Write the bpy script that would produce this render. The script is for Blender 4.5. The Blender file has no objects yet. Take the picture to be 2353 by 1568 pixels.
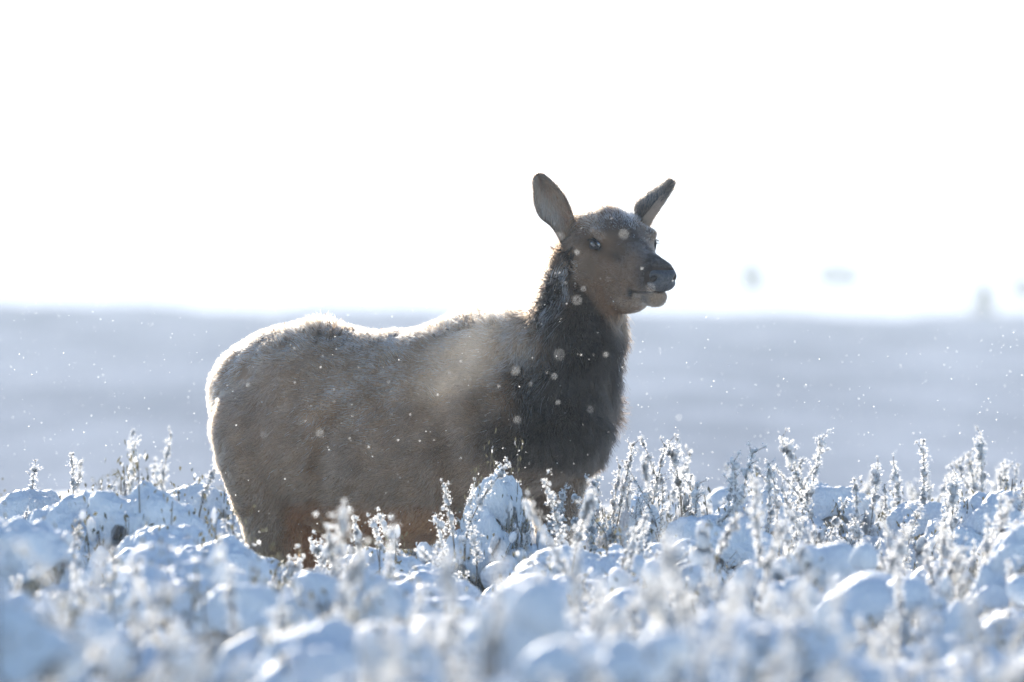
import bpy, math, random
import numpy as np
from mathutils import Vector, Matrix

random.seed(7)
rng = np.random.default_rng(7)
scene = bpy.context.scene
COL = scene.collection

# ------------------------------------------------------------------ camera, sky, sun, exposure
CAM_Z = 1.222          # camera height above the ground under the elk
FOCUS = 34.4           # metres to the elk
cam_data = bpy.data.cameras.new("camera")
cam = bpy.data.objects.new("camera", cam_data)
COL.objects.link(cam)
cam.location = (0, -FOCUS, CAM_Z)
cam.rotation_euler = (math.radians(90), 0, 0)
cam_data.sensor_width = 36
cam_data.lens = 400
cam_data.clip_start = 0.5
cam_data.clip_end = 9000
cam_data.dof.use_dof = True
cam_data.dof.focus_distance = FOCUS - 0.30
cam_data.dof.aperture_fstop = 4.8
cam_data.dof.aperture_blades = 9
scene.camera = cam

SUN_EL, SUN_AZ = math.radians(18.5), math.radians(-13)      # azimuth from +Y, negative = left
sun_dir = Vector((math.sin(SUN_AZ) * math.cos(SUN_EL), math.cos(SUN_AZ) * math.cos(SUN_EL), math.sin(SUN_EL)))
world = bpy.data.worlds.new("World")
scene.world = world
world.use_nodes = True
wn = world.node_tree
wn.nodes.clear()
sky = wn.nodes.new("ShaderNodeTexSky")
sky.sky_type = 'NISHITA'
sky.sun_disc = False
sky.sun_elevation = SUN_EL
sky.sun_rotation = SUN_AZ
sky.altitude = 1900
sky.air_density = 1.0
sky.dust_density = 0.4
sky.ozone_density = 2.0
bg = wn.nodes.new("ShaderNodeBackground")
bg.inputs["Strength"].default_value = 0.088
wo = wn.nodes.new("ShaderNodeOutputWorld")
wn.links.new(sky.outputs[0], bg.inputs[0])
wn.links.new(bg.outputs[0], wo.inputs[0])

sun_data = bpy.data.lights.new("sun", 'SUN')
sun_data.energy = 3.6
sun_data.angle = math.radians(0.5)
sun_data.color = (1.0, 0.91, 0.78)
sun = bpy.data.objects.new("sun", sun_data)
sun.rotation_euler = (-sun_dir).to_track_quat('-Z', 'Y').to_euler()
sun.location = (-8, 30, 25)
COL.objects.link(sun)

scene.view_settings.view_transform = 'Standard'
scene.view_settings.look = 'None'
scene.view_settings.gamma = 1
scene.view_settings.use_curve_mapping = False
scene.view_settings.exposure = 1.36
scene.render.engine = 'CYCLES'
scene.cycles.use_denoising = True
scene.cycles.max_bounces = 8
scene.cycles.diffuse_bounces = 3
scene.cycles.glossy_bounces = 2
scene.cycles.transmission_bounces = 5
scene.cycles.volume_bounces = 1
scene.cycles.transparent_max_bounces = 12
scene.cycles.sample_clamp_indirect = 6
scene.cycles.volume_step_rate = 2.0

# ------------------------------------------------------------------ helpers
K = 0.09 / 2353.0      # one photo unit (photo scaled to 2353 wide) per metre of distance
S = 760.0              # photo units per metre at the elk


def tag(o, label=None, cat=None, group=None, kind=None):
    if label: o['label'] = label
    if cat: o['category'] = cat
    if group: o['group'] = group
    if kind: o['kind'] = kind
    return o


def mesh_np(name, verts, faces, smooth=True, mat_idx=None):
    """verts (n,3); faces: list of integer arrays (m,k)"""
    me = bpy.data.meshes.new(name)
    verts = np.asarray(verts, dtype=np.float32)
    if not isinstance(faces, (list, tuple)): faces = [faces]
    faces = [np.asarray(f, dtype=np.int32) for f in faces if len(f)]
    loops = np.concatenate([f.ravel() for f in faces])
    sizes = np.concatenate([np.full(len(f), f.shape[1], dtype=np.int32) for f in faces])
    starts = np.concatenate([[0], np.cumsum(sizes)[:-1]]).astype(np.int32)
    me.vertices.add(len(verts)); me.vertices.foreach_set("co", verts.ravel())
    me.loops.add(len(loops)); me.loops.foreach_set("vertex_index", loops)
    me.polygons.add(len(sizes)); me.polygons.foreach_set("loop_start", starts)
    if mat_idx is not None: me.polygons.foreach_set("material_index", np.asarray(mat_idx, dtype=np.int32))
    me.update(calc_edges=True)
    me.validate()
    me.polygons.foreach_set("use_smooth", np.full(len(me.polygons), smooth))
    return me


def obj(name, me, mats=None, parent=None):
    o = bpy.data.objects.new(name, me)
    if mats is not None and me is not None and len(me.materials) == 0:
        for m in (mats if isinstance(mats, (list, tuple)) else [mats]): me.materials.append(m)
    COL.objects.link(o)
    o.parent = parent
    return o


def empty(name, loc=(0, 0, 0), rz=0.0):
    o = bpy.data.objects.new(name, None)
    o.empty_display_size = 0.2
    o.location = loc; o.rotation_euler = (0, 0, rz)
    COL.objects.link(o)
    return o


class Noise:
    """cheap smooth pseudo noise: a sum of sines"""
    def __init__(self, seed, freq, n=10, dims=3):
        r = np.random.default_rng(seed)
        d = r.normal(size=(n, dims)); d /= np.linalg.norm(d, axis=1)[:, None]
        self.k = d * freq * r.uniform(0.6, 1.7, (n, 1))
        self.p = r.uniform(0, 6.283, n); self.n = n
    def __call__(self, P):
        return np.sin(P @ self.k.T + self.p).sum(axis=1) / math.sqrt(self.n / 2.0) * 0.6


_ico = {}
def ico(level):
    if level in _ico: return _ico[level]
    t = (1 + 5 ** .5) / 2
    V = [(-1, t, 0), (1, t, 0), (-1, -t, 0), (1, -t, 0), (0, -1, t), (0, 1, t), (0, -1, -t), (0, 1, -t), (t, 0, -1), (t, 0, 1), (-t, 0, -1), (-t, 0, 1)]
    F = [(0, 11, 5), (0, 5, 1), (0, 1, 7), (0, 7, 10), (0, 10, 11), (1, 5, 9), (5, 11, 4), (11, 10, 2), (10, 7, 6), (7, 1, 8), (3, 9, 4), (3, 4, 2), (3, 2, 6), (3, 6, 8), (3, 8, 9), (4, 9, 5), (2, 4, 11), (6, 2, 10), (8, 6, 7), (9, 8, 1)]
    V = [np.array(v) / np.linalg.norm(v) for v in V]
    for _ in range(level):
        cache, nf = {}, []
        def mid(a, b):
            k = (min(a, b), max(a, b))
            if k not in cache:
                m = V[a] + V[b]; V.append(m / np.linalg.norm(m)); cache[k] = len(V) - 1
            return cache[k]
        for a, b, c in F:
            ab, bc, ca = mid(a, b), mid(b, c), mid(c, a)
            nf += [(a, ab, ca), (b, bc, ab), (c, ca, bc), (ab, bc, ca)]
        F = nf
    _ico[level] = (np.array(V), np.array(F))
    return _ico[level]


class Builder:
    def __init__(self): self.v, self.f, self.m, self.n = [], [], [], 0
    def add(self, v, f, mat=0):
        v = np.asarray(v, float); f = np.asarray(f, int)
        self.v.append(v); self.f.append(f + self.n); self.m.append(np.full(len(f), mat)); self.n += len(v)
    def mesh(self, name, smooth=True):
        fs, ms = {}, {}
        for f, m in zip(self.f, self.m):
            fs.setdefault(f.shape[1], []).append(f); ms.setdefault(f.shape[1], []).append(m)
        ks = sorted(fs)
        return mesh_np(name, np.concatenate(self.v), [np.concatenate(fs[k]) for k in ks], smooth,
                       np.concatenate([np.concatenate(ms[k]) for k in ks]))


def frame(d):
    d = d / np.linalg.norm(d)
    a = np.cross(d, (0, 0, 1.0) if abs(d[2]) < 0.9 else (1.0, 0, 0)); a /= np.linalg.norm(a)
    return a, np.cross(d, a), d


def tube(B, pts, rad, sides=4, mat=0, cap=False):
    pts = np.asarray(pts, float); n = len(pts)
    rad = np.broadcast_to(rad, (n,))
    T = np.gradient(pts, axis=0)
    V = []
    for i in range(n):
        a, b, _ = frame(T[i])
        ang = np.arange(sides) * 2 * math.pi / sides
        V.append(pts[i] + rad[i] * (np.cos(ang)[:, None] * a + np.sin(ang)[:, None] * b))
    V = np.concatenate(V)
    F = [(i * sides + j, i * sides + (j + 1) % sides, (i + 1) * sides + (j + 1) % sides, (i + 1) * sides + j) for i in range(n - 1) for j in range(sides)]
    B.add(V, F, mat)


def blob(B, c, r, axis=(0, 0, 1), level=1, noise=None, amp=0.25, mat=0):
    """an uneven ellipsoid; r = (across, across, along axis)"""
    V, F = ico(level)
    a, b, d = frame(np.asarray(axis, float))
    W = V * np.asarray(r)
    W = W[:, :1] * a + W[:, 1:2] * b + W[:, 2:3] * d
    W = W + c
    if noise is not None:
        W = W + (V[:, :1] * a + V[:, 1:2] * b + V[:, 2:3] * d) * (noise(W)[:, None] * amp * min(r))
    B.add(W, F, mat)


# ------------------------------------------------------------------ materials
def new_mat(name):
    m = bpy.data.materials.new(name); m.use_nodes = True
    nt = m.node_tree
    p = nt.nodes.get("Principled BSDF")
    return m, nt, p


def noise_ramp(nt, scale, stops, detail=4, coord='Object', rough=0.6):
    tc = nt.nodes.new("ShaderNodeTexCoord")
    n = nt.nodes.new("ShaderNodeTexNoise"); n.inputs["Scale"].default_value = scale
    n.inputs["Detail"].default_value = detail; n.inputs["Roughness"].default_value = rough
    nt.links.new(tc.outputs[coord], n.inputs["Vector"])
    r = nt.nodes.new("ShaderNodeValToRGB")
    while len(r.color_ramp.elements) < len(stops): r.color_ramp.elements.new(0.5)
    for e, (pos, c) in zip(r.color_ramp.elements, stops): e.position = pos; e.color = (*c, 1)
    nt.links.new(n.outputs["Fac"], r.inputs["Fac"])
    return r, n


def bump(nt, p, scale, strength, dist, detail=5):
    tc = nt.nodes.new("ShaderNodeTexCoord")
    n = nt.nodes.new("ShaderNodeTexNoise"); n.inputs["Scale"].default_value = scale; n.inputs["Detail"].default_value = detail
    nt.links.new(tc.outputs["Object"], n.inputs["Vector"])
    b = nt.nodes.new("ShaderNodeBump"); b.inputs["Strength"].default_value = strength; b.inputs["Distance"].default_value = dist
    nt.links.new(n.outputs["Fac"], b.inputs["Height"]); nt.links.new(b.outputs[0], p.inputs["Normal"])


def make_snow(name, sss, col=(0.83, 0.89, 0.96), weight=1.0):
    m, nt, p = new_mat(name)
    r, _ = noise_ramp(nt, 9, [(0.3, tuple(c * 0.93 for c in col)), (0.7, col)])
    nt.links.new(r.outputs[0], p.inputs["Base Color"])
    p.inputs["Roughness"].default_value = 0.55
    p.inputs["Specular IOR Level"].default_value = 0.3
    if sss:
        p.inputs["Subsurface Weight"].default_value = weight
        p.inputs["Subsurface Radius"].default_value = (1.0, 0.95, 0.9)
        p.inputs["Subsurface Scale"].default_value = sss
    bump(nt, p, 75, 0.8, 0.016, 8)
    return m


M_SNOW = make_snow("snow_cap_snow", 0.02, weight=0.25)
M_FROST = make_snow("loose_snow", 0.04, (0.93, 0.93, 0.93))
M_RIME, nt, p = new_mat("rime_feathers")
p.inputs["Base Color"].default_value = (0.93, 0.93, 0.92, 1); p.inputs["Roughness"].default_value = 0.4
tr = nt.nodes.new("ShaderNodeBsdfTranslucent"); tr.inputs[0].default_value = (0.95, 0.94, 0.92, 1)
mx = nt.nodes.new("ShaderNodeMixShader"); mx.inputs[0].default_value = 0.75
out = nt.nodes["Material Output"]
nt.links.new(p.outputs[0], mx.inputs[1]); nt.links.new(tr.outputs[0], mx.inputs[2]); nt.links.new(mx.outputs[0], out.inputs[0])


M_TWIG, nt, p = new_mat("sagebrush_wood")
r, _ = noise_ramp(nt, 25, [(0.3, (0.09, 0.075, 0.06)), (0.7, (0.22, 0.19, 0.15))])
nt.links.new(r.outputs[0], p.inputs["Base Color"]); p.inputs["Roughness"].default_value = 0.9

M_LEAF, nt, p = new_mat("sagebrush_leaf")
r, _ = noise_ramp(nt, 12, [(0.25, (0.08, 0.07, 0.04)), (0.5, (0.16, 0.145, 0.09)), (0.75, (0.27, 0.25, 0.19))])
nt.links.new(r.outputs[0], p.inputs["Base Color"]); p.inputs["Roughness"].default_value = 0.8
tr = nt.nodes.new("ShaderNodeBsdfTranslucent"); nt.links.new(r.outputs[0], tr.inputs[0])
mx = nt.nodes.new("ShaderNodeMixShader"); mx.inputs[0].default_value = 0.4
out = nt.nodes["Material Output"]
nt.links.new(p.outputs[0], mx.inputs[1]); nt.links.new(tr.outputs[0], mx.inputs[2]); nt.links.new(mx.outputs[0], out.inputs[0])

# ------------------------------------------------------------------ ground: one sheet out to the far snowfield
def ground_z(x, y):
    d = y + FOCUS
    x = np.asarray(x, float); d = np.asarray(d, float)
    z = 0.05 * np.sin(x * 0.9 + 0.4 * d) + 0.04 * np.sin(d * 0.7 - x * 0.35 + 1)
    z = z * np.clip((75 - d) / 30, 0, 1)
    # gentle rise to a first crest 400 m away, lower on the right
    u = x / (0.045 * 400)
    crest = 2.28 - 0.17 * np.clip(u, -3, 3) + 0.10 * np.sin(x * 0.33 + 1.0) + 0.07 * np.sin(x * 0.9) + 0.05 * np.sin(x * 2.1 + 2)
    s = np.clip((d - 60) / 340, 0, 1); s = s * s * (3 - 2 * s)
    z = z + s * crest
    dip = np.clip((d - 400) / 120, 0, 1); z = z - 4.0 * dip * dip * (3 - 2 * dip)
    far = np.clip((d - 620) / 2600, 0, 1)
    z = z + far * 64 * (1 + 0.08 * np.sin(x * 0.01)) + 0.8 * np.clip((d - 620) / 300, 0, 1) * np.sin(x * 0.035 + d * 0.01)
    return z


dd = np.concatenate([np.linspace(-60, 0, 20), np.linspace(3, 90, 130), np.linspace(92, 440, 110), np.linspace(450, 1600, 60), np.linspace(1650, 4200, 25)])
uu = np.sinh(np.linspace(-1, 1, 161) * 3.2) / math.sinh(3.2)
DD, UU = np.meshgrid(dd, uu, indexing='ij')
XX = UU * (25 + np.abs(DD) * 0.55)
V = np.stack([XX, DD - FOCUS, ground_z(XX, DD - FOCUS)], -1).reshape(-1, 3)
nu = len(uu); i0 = (np.arange(len(dd) - 1)[:, None] * nu + np.arange(nu - 1)[None]).ravel()
M_GROUND, nt, p = new_mat("snowy_sage_flat")
tc = nt.nodes.new("ShaderNodeTexCoord")
mp = nt.nodes.new("ShaderNodeMapping"); mp.inputs["Scale"].default_value = (1.0, 0.12, 1)
n1 = nt.nodes.new("ShaderNodeTexNoise"); n1.inputs["Scale"].default_value = 0.35; n1.inputs["Detail"].default_value = 9; n1.inputs["Roughness"].default_value = 0.65
nt.links.new(tc.outputs["Object"], mp.inputs[0]); nt.links.new(mp.outputs[0], n1.inputs["Vector"])
rr = nt.nodes.new("ShaderNodeValToRGB")
rr.color_ramp.elements[0].position = 0.40; rr.color_ramp.elements[0].color = (0.32, 0.355, 0.41, 1)  # sage and snow tone, with the shade among the bushes painted in
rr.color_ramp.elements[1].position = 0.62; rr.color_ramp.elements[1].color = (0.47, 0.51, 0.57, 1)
nt.links.new(n1.outputs["Fac"], rr.inputs["Fac"])
# distance along Y decides how much of the cover is bare snow: near hollow = snow, sage flat, open snowfield beyond
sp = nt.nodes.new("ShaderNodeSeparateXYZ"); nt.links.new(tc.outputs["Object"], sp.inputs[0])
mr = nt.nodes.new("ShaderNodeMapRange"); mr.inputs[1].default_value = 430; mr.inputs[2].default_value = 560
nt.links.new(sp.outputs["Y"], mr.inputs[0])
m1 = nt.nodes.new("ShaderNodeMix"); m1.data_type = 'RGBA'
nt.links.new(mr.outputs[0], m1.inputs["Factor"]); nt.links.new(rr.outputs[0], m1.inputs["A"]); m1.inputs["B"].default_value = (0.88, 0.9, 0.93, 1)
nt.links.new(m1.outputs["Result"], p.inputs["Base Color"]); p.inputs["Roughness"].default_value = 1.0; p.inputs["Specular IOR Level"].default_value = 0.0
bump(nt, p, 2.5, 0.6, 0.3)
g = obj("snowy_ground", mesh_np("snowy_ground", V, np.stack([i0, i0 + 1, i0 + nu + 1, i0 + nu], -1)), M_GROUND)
tag(g, kind='structure')

# ------------------------------------------------------------------ haze
B = Builder()
hx, hy0, hy1, hz0, hz1 = 2500, -105, 4150, -12.0, 72.0
hv = [(-hx, hy0, hz0), (hx, hy0, hz0), (hx, hy1, hz0), (-hx, hy1, hz0), (-hx, hy0, hz1), (hx, hy0, hz1), (hx, hy1, hz1), (-hx, hy1, hz1)]
B.add(hv, [(0, 3, 2, 1), (4, 5, 6, 7), (0, 1, 5, 4), (1, 2, 6, 5), (2, 3, 7, 6), (3, 0, 4, 7)])
M_HAZE = bpy.data.materials.new("haze"); M_HAZE.use_nodes = True
nt = M_HAZE.node_tree; nt.nodes.clear()
pv = nt.nodes.new("ShaderNodeVolumePrincipled"); mo = nt.nodes.new("ShaderNodeOutputMaterial")
pv.inputs["Color"].default_value = (0.82, 0.92, 1.0, 1)
pv.inputs["Density"].default_value = 0.00048
pv.inputs["Anisotropy"].default_value = 0.35
nt.links.new(pv.outputs[0], mo.inputs["Volume"])
hz = obj("haze", B.mesh("haze", False), M_HAZE)
tag(hz, kind='stuff')

# ------------------------------------------------------------------ sagebrush
def dome_point(az, el, R, H):
    return np.array([R * math.cos(el) * math.cos(az), R * math.cos(el) * math.sin(az), H * math.sin(el)])


def make_cap(seed, c, R, H, tilt=(0, 0)):
    """one thick pillow of snow draped over a head of the bush, with a ragged lower edge"""
    r = np.random.default_rng(seed)
    na, ne = 64, 20
    bumps = [(r.uniform(0, 6.28), r.uniform(0.1, 1.2), r.uniform(0.05, 0.17), r.uniform(0.3, 0.6)) for _ in range(9)]
    e1 = [(k, r.uniform(0, 6.28), r.uniform(0.4, 1) / (0.8 + 0.2 * k)) for k in range(1, 12)]
    nz = Noise(seed + 5, 32, 12); nm_ = Noise(seed + 7, 75, 14); nf = Noise(seed + 6, 190, 14)
    az = np.arange(na) / na * 2 * math.pi
    edge = 0.10 + 0.17 * sum(a * np.sin(k * az + p_) for k, p_, a in e1)
    edge = np.clip(edge, -0.4, 0.55)
    rows = []
    for layer in (0, 1):
        for j in range(ne):
            t = (j / (ne - 1)) ** 0.9
            if layer == 1: t = 1 - t
            el = math.pi / 2 + (edge - math.pi / 2) * t
            ce, se = np.abs(np.cos(el)) ** 0.78, np.sign(np.sin(el)) * np.abs(np.sin(el)) ** 1.05
            Dn = np.stack([np.cos(el) * np.cos(az), np.cos(el) * np.sin(az), np.sin(el)], -1)
            P = np.stack([ce * np.cos(az) * R, ce * np.sin(az) * R, se * H], -1)
            s = np.full(na, 0.0)
            for ba, be, amp, wd in bumps:
                bd = np.array([math.cos(be) * math.cos(ba), math.cos(be) * math.sin(ba), math.sin(be)])
                s = np.maximum(s, amp * np.exp(-(2 - 2 * (Dn @ bd)) / (wd * wd)))
            s = s + 0.88
            th = (0.016 if layer == 0 else -0.030) * math.sqrt(max(0, 1 - t ** 4))
            Q = P * s[:, None] + Dn * th
            if layer == 0: Q = Q + Dn * (0.014 * nz(Q + c) + 0.009 * nm_(Q + c) + 0.004 * nf(Q + c))[:, None]
            Q = Q + np.outer(Q[:, 2], [tilt[0], tilt[1], 0])
            rows.append(Q + c)
    V = np.concatenate(rows); n = len(rows)
    F = []
    for j in range(n - 1):
        a = j * na + np.arange(na); b = j * na + (np.arange(na) + 1) % na
        F.append(np.stack([a, a + na, b + na, b], -1))
    return V, np.concatenate(F)


def rime(B, C, r, size, mat):
    """thin translucent frost plates round the points C"""
    n = len(C); D = r.normal(size=(n, 3)); D /= np.linalg.norm(D, axis=1)[:, None]
    Q = np.cross(D, r.normal(size=(n, 3))); Q /= np.linalg.norm(Q, axis=1)[:, None]
    s1 = (size * r.uniform(0.5, 1.4, n))[:, None]; w1 = s1 * r.uniform(0.2, 0.45, (n, 1))
    V = np.stack([C, C + D * s1 * 0.5 + Q * w1, C + D * s1, C + D * s1 * 0.5 - Q * w1], 1).reshape(-1, 3)
    B.add(V, np.arange(len(V)).reshape(-1, 4), mat)


def make_stalk(seed, L, fluffy=1.0):
    """a seed stem holding snow knobs; stands along +Z"""
    r = np.random.default_rng(seed); B = Builder(); nz = Noise(seed, 90, 10)
    bend = r.normal(0, 0.2, 2)
    pts = [np.array([bend[0] * t * t * L, bend[1] * t * t * L, t * L]) for t in np.linspace(0, 1, 6)]
    tube(B, pts, np.linspace(0.0035, 0.0012, 6), 4, 0)
    n = int(r.integers(7, 13)); gap = r.uniform(0.2, 0.45)
    P_ = lambda t: np.array([bend[0] * t * t * L, bend[1] * t * t * L, t * L])
    for i in range(n):
        t = min(1.0, gap + (1 - gap) * (i + r.uniform(-0.45, 0.45)) / (n - 1)); c = P_(t)
        w = r.uniform(0.004, 0.012) * fluffy * (0.6 + 0.6 * r.random())
        for _ in range(3):
            ww = w * r.uniform(0.45, 0.95)
            blob(B, c + r.normal(0, w * 0.5, 3) * [1, 1, 1.3], (ww, ww * r.uniform(0.6, 1.1), ww * r.uniform(0.9, 1.9)), r.normal(0, 0.4, 3) + [0, 0, 1], 1, nz, 0.6, 1)
        m = int(26 + 1600 * w)
        rime(B, c + r.normal(0, w * 0.75, (m, 3)) * [1, 1, 1.4], r, 0.008, 2)
        if r.random() < 0.7:      # dry seed branchlet
            a = r.uniform(0, 6.28); q = c + np.array([math.cos(a), math.sin(a), 1.3]) * r.uniform(0.008, 0.028)
            tube(B, [c, q], [0.0015, 0.0006], 3, 0)
            blob(B, q, (0.004, 0.0035, 0.006), r.normal(0, 0.3, 3) + [0, 0, 1], 1, nz, 0.5, 1)
            rime(B, q + r.normal(0, 0.004, (14, 3)), r, 0.006, 2)
    rime(B, np.array([P_(t) for t in r.uniform(0.1, 1, 60)]), r, 0.006, 2)
    return B.mesh("stalk")


def make_bush(seed, kind):
    """kind 0: capped mound, 1: half bare with clumps, 2: open twiggy clump"""
    r = np.random.default_rng(seed); R, H = 0.40, 0.62
    nz = Noise(seed + 1, 45, 12)
    wood, frost = Builder(), Builder()
    nb = {0: 75, 1: 70, 2: 66}[kind]
    leaves_c, leaves_d = [], []
    for i in range(nb):
        az = r.uniform(0, 6.283); el = math.asin(r.uniform(0.12, 0.99))
        k = r.uniform(0.82, 1.06) * (1.0 if kind else 0.93)
        if kind == 0 and r.random() < 0.4: k = r.uniform(1.03, 1.2)
        e = dome_point(az, el, R, H) * k
        b0 = np.array([r.normal(0, 0.03), r.normal(0, 0.03), 0.0])
        m = b0 + (e - b0) * 0.5 + np.array([math.cos(az), math.sin(az), 0]) * r.uniform(-0.02, 0.05) + np.array([0, 0, -0.03])
        ts = np.linspace(0, 1, 6)[:, None]
        pts = (1 - ts) ** 2 * b0 + 2 * ts * (1 - ts) * m + ts ** 2 * e
        pts[1:] += r.normal(0, 0.006, (5, 3))
        tube(wood, pts, np.linspace(0.008, 0.0018, 6), 3, 0)
        d = (pts[-1] - pts[-3]); d /= np.linalg.norm(d)
        nl = 84
        t = r.uniform(0.40, 1.03, nl)
        base = np.stack([np.interp(t, np.linspace(0, 1, 6), pts[:, c]) for c in range(3)], -1)
        leaves_c.append(base + r.normal(0, 0.022, (nl, 3))); leaves_d.append(d + r.normal(0, 0.55, (nl, 3)))
        # twiglets
        for _ in range(3):
            t0 = r.uniform(0.55, 0.95); q = np.array([np.interp(t0, np.linspace(0, 1, 6), pts[:, c]) for c in range(3)])
            dq = d * r.uniform(0.5, 1) + r.normal(0, 0.5, 3); dq[2] = abs(dq[2]); dq /= np.linalg.norm(dq)
            L = r.uniform(0.03, 0.09)
            tube(wood, [q, q + dq * L], [0.0022, 0.001], 3, 0)
            if r.random() < {0: 0.35, 1: 0.7, 2: 0.95}[kind]:
                w = r.uniform(0.006, 0.017)
                blob(frost, q + dq * L, (w, w, w * r.uniform(1.0, 2.2)), dq, 1, nz, 0.4, 0)
        if r.random() < {0: 0.4, 1: 0.85, 2: 0.95}[kind]:
            for _ in range({0: 1, 1: 2, 2: 3}[kind]):
                w = r.uniform(0.010, 0.030) * (1.25 if kind == 1 else 1)
                t0 = r.uniform(0.7, 1.03); q = np.array([np.interp(t0, np.linspace(0, 1, 6), pts[:, c]) for c in range(3)])
                blob(frost, q + np.array([0, 0, w * 0.6]) + r.normal(0, 0.008, 3), (w, w * r.uniform(0.7, 1.1), w * r.uniform(1.0, 2.3)), d, 1, nz, 0.45, 0)
    C, D = np.concatenate(leaves_c), np.concatenate(leaves_d)
    nr = {0: 450, 1: 1300, 2: 2300}[kind]
    sel = C[(C[:, 2] > 0.25 * H)]; sel = sel[r.integers(0, len(sel), nr)]
    rime(frost, sel + r.normal(0, 0.006, sel.shape), r, 0.011, 1)
    D /= np.linalg.norm(D, axis=1)[:, None]
    Sd = np.cross(D, r.normal(size=D.shape)); Sd /= np.linalg.norm(Sd, axis=1)[:, None]
    Ln = r.uniform(0.010, 0.024, (len(C), 1)); Wd = r.uniform(0.0016, 0.0035, (len(C), 1))
    LV = np.stack([C - Sd * Wd, C + D * Ln * 0.6 - Sd * Wd * 1.6, C + D * Ln, C + D * Ln * 0.6 + Sd * Wd * 1.6], 1).reshape(-1, 3)
    LF = np.arange(len(LV)).reshape(-1, 4)
    wood.add(LV, LF, 1)
    for q in range({0: 9, 1: 17, 2: 4}[kind]):      # small pillows caught on the flanks
        az = r.uniform(0, 6.28); zz = r.uniform(0.25, 0.85); rr_ = R * math.sqrt(1 - zz * zz) * r.uniform(0.85, 1.02)
        v, f = make_cap(seed + 60 + q, np.array([rr_ * math.cos(az), rr_ * math.sin(az), H * zz - 0.03]), r.uniform(0.035, 0.095), r.uniform(0.04, 0.10), (0.3 * math.cos(az), 0.3 * math.sin(az)))
        frost.add(v, f, 2)
    parts = [("branches", wood.mesh("branches"), [M_TWIG, M_LEAF]), ("snow_clumps", frost.mesh("snow_clumps"), [M_FROST, M_RIME, M_SNOW])]
    if kind == 0:
        top = r.uniform(0, 6.28)
        heads = [(0.07, top, H * 0.86, 0.18, 0.12)]
        k = int(r.integers(3, 5))
        for q in range(k):
            heads.append((r.uniform(0.17, 0.26), top + 6.28 * (q + r.uniform(-.25, .25)) / k, H * r.uniform(0.58, 0.78), r.uniform(0.11, 0.17), r.uniform(0.07, 0.11)))
        for q, (hr_, ha, hz_, hR, hH) in enumerate(heads):
            v, f = make_cap(seed + 11 + q, np.array([hr_ * math.cos(ha), hr_ * math.sin(ha), hz_]), hR, hH, (r.normal(0, 0.12), r.normal(0, 0.12)))
            parts.append(("snow_cap", mesh_np("snow_cap", v, f), [M_SNOW]))
    else:
        nc = {1: 5, 2: 2}[kind]
        for q in range(nc):
            Bc = Builder()
            az = r.uniform(0, 6.283); el = r.uniform(0.55, 1.45)
            c = dome_point(az, el, R, H) * 0.96
            w = r.uniform(0.055, 0.11) if kind == 1 else r.uniform(0.035, 0.06)
            blob(Bc, c, (w, w * r.uniform(0.7, 1.2), w * r.uniform(0.45, 0.8)), (r.normal(0, .2), r.normal(0, .2), 1), 3, Noise(seed + q, 22, 10), 0.55, 0)
            blob(Bc, c + r.normal(0, w * 0.5, 3), (w * .6, w * .6, w * .5), (0, 0, 1), 2, Noise(seed + q + 9, 22, 10), 0.5, 0)
            parts.append(("snow_cap", Bc.mesh("snow_cap"), [M_SNOW]))
    return parts


PROTO = {0: [make_bush(100 + i, 0) for i in range(7)], 1: [make_bush(200 + i, 1) for i in range(5)], 2: [make_bush(300 + i, 2) for i in range(4)]}
STALKS = [make_stalk(400 + i, 0.30, 1.0) for i in range(10)]
for me in STALKS:
    for m in (M_TWIG, M_FROST, M_RIME): me.materials.append(m)
for k in PROTO:
    for parts in PROTO[k]:
        for nm, me, mats in parts:
            for m in mats: me.materials.append(m)


def place_bush(x, y, sx, h, kind, variant, rz, label, group=None, stalks=0, lean=0.0, sy=None, stalk_scale=1.0, rr_=None):
    r = rr_ or rng
    z = float(ground_z(x, y))
    root = empty("sagebrush", (x, y, z))
    tag(root, label, "bush", group)
    s = np.array([sx / 0.40, (sy or sx) / 0.40, h / 0.68])
    R = Matrix.Rotation(rz, 4, 'Z')
    for nm, me, mats in PROTO[kind][variant % len(PROTO[kind])]:
        o = obj(nm, me, None, root)
        o.rotation_euler = (0, lean * 0.5, rz)
        o.scale = (s[0], s[1], s[2])
        if nm in ("branches", "snow_clumps"): o['kind'] = 'stuff'
    for i in range(stalks):
        a = r.uniform(0, 6.283); rr2 = sx * 0.85 * math.sqrt(r.random())
        o = obj("seed_stalk", STALKS[int(r.integers(0, len(STALKS)))], None, root)
        hz_ = h * math.sqrt(max(0.05, 1 - (rr2 / sx) ** 2)) * 0.93
        o.location = (rr2 * math.cos(a), rr2 * math.sin(a), hz_ - 0.06)
        o.rotation_euler = (r.normal(0, 0.14), lean + r.normal(0.0, 0.17) + 0.35 * rr2 / sx * math.cos(a), r.uniform(0, 6.28))
        q = r.uniform(0.5, 1.05) * stalk_scale; q2 = r.uniform(0.7, 1.1)
        o.scale = (q2, q2, q)
    return root


def at(px, Y):                       # photo column -> x at depth Y
    return (px - 1176.5) * K * (Y + FOCUS)


def height_for(py, px, Y):           # bush height whose top shows at photo row py
    x = at(px, Y)
    return CAM_Z - (py - 784) * K * (Y + FOCUS) - float(ground_z(x, Y))


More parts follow.
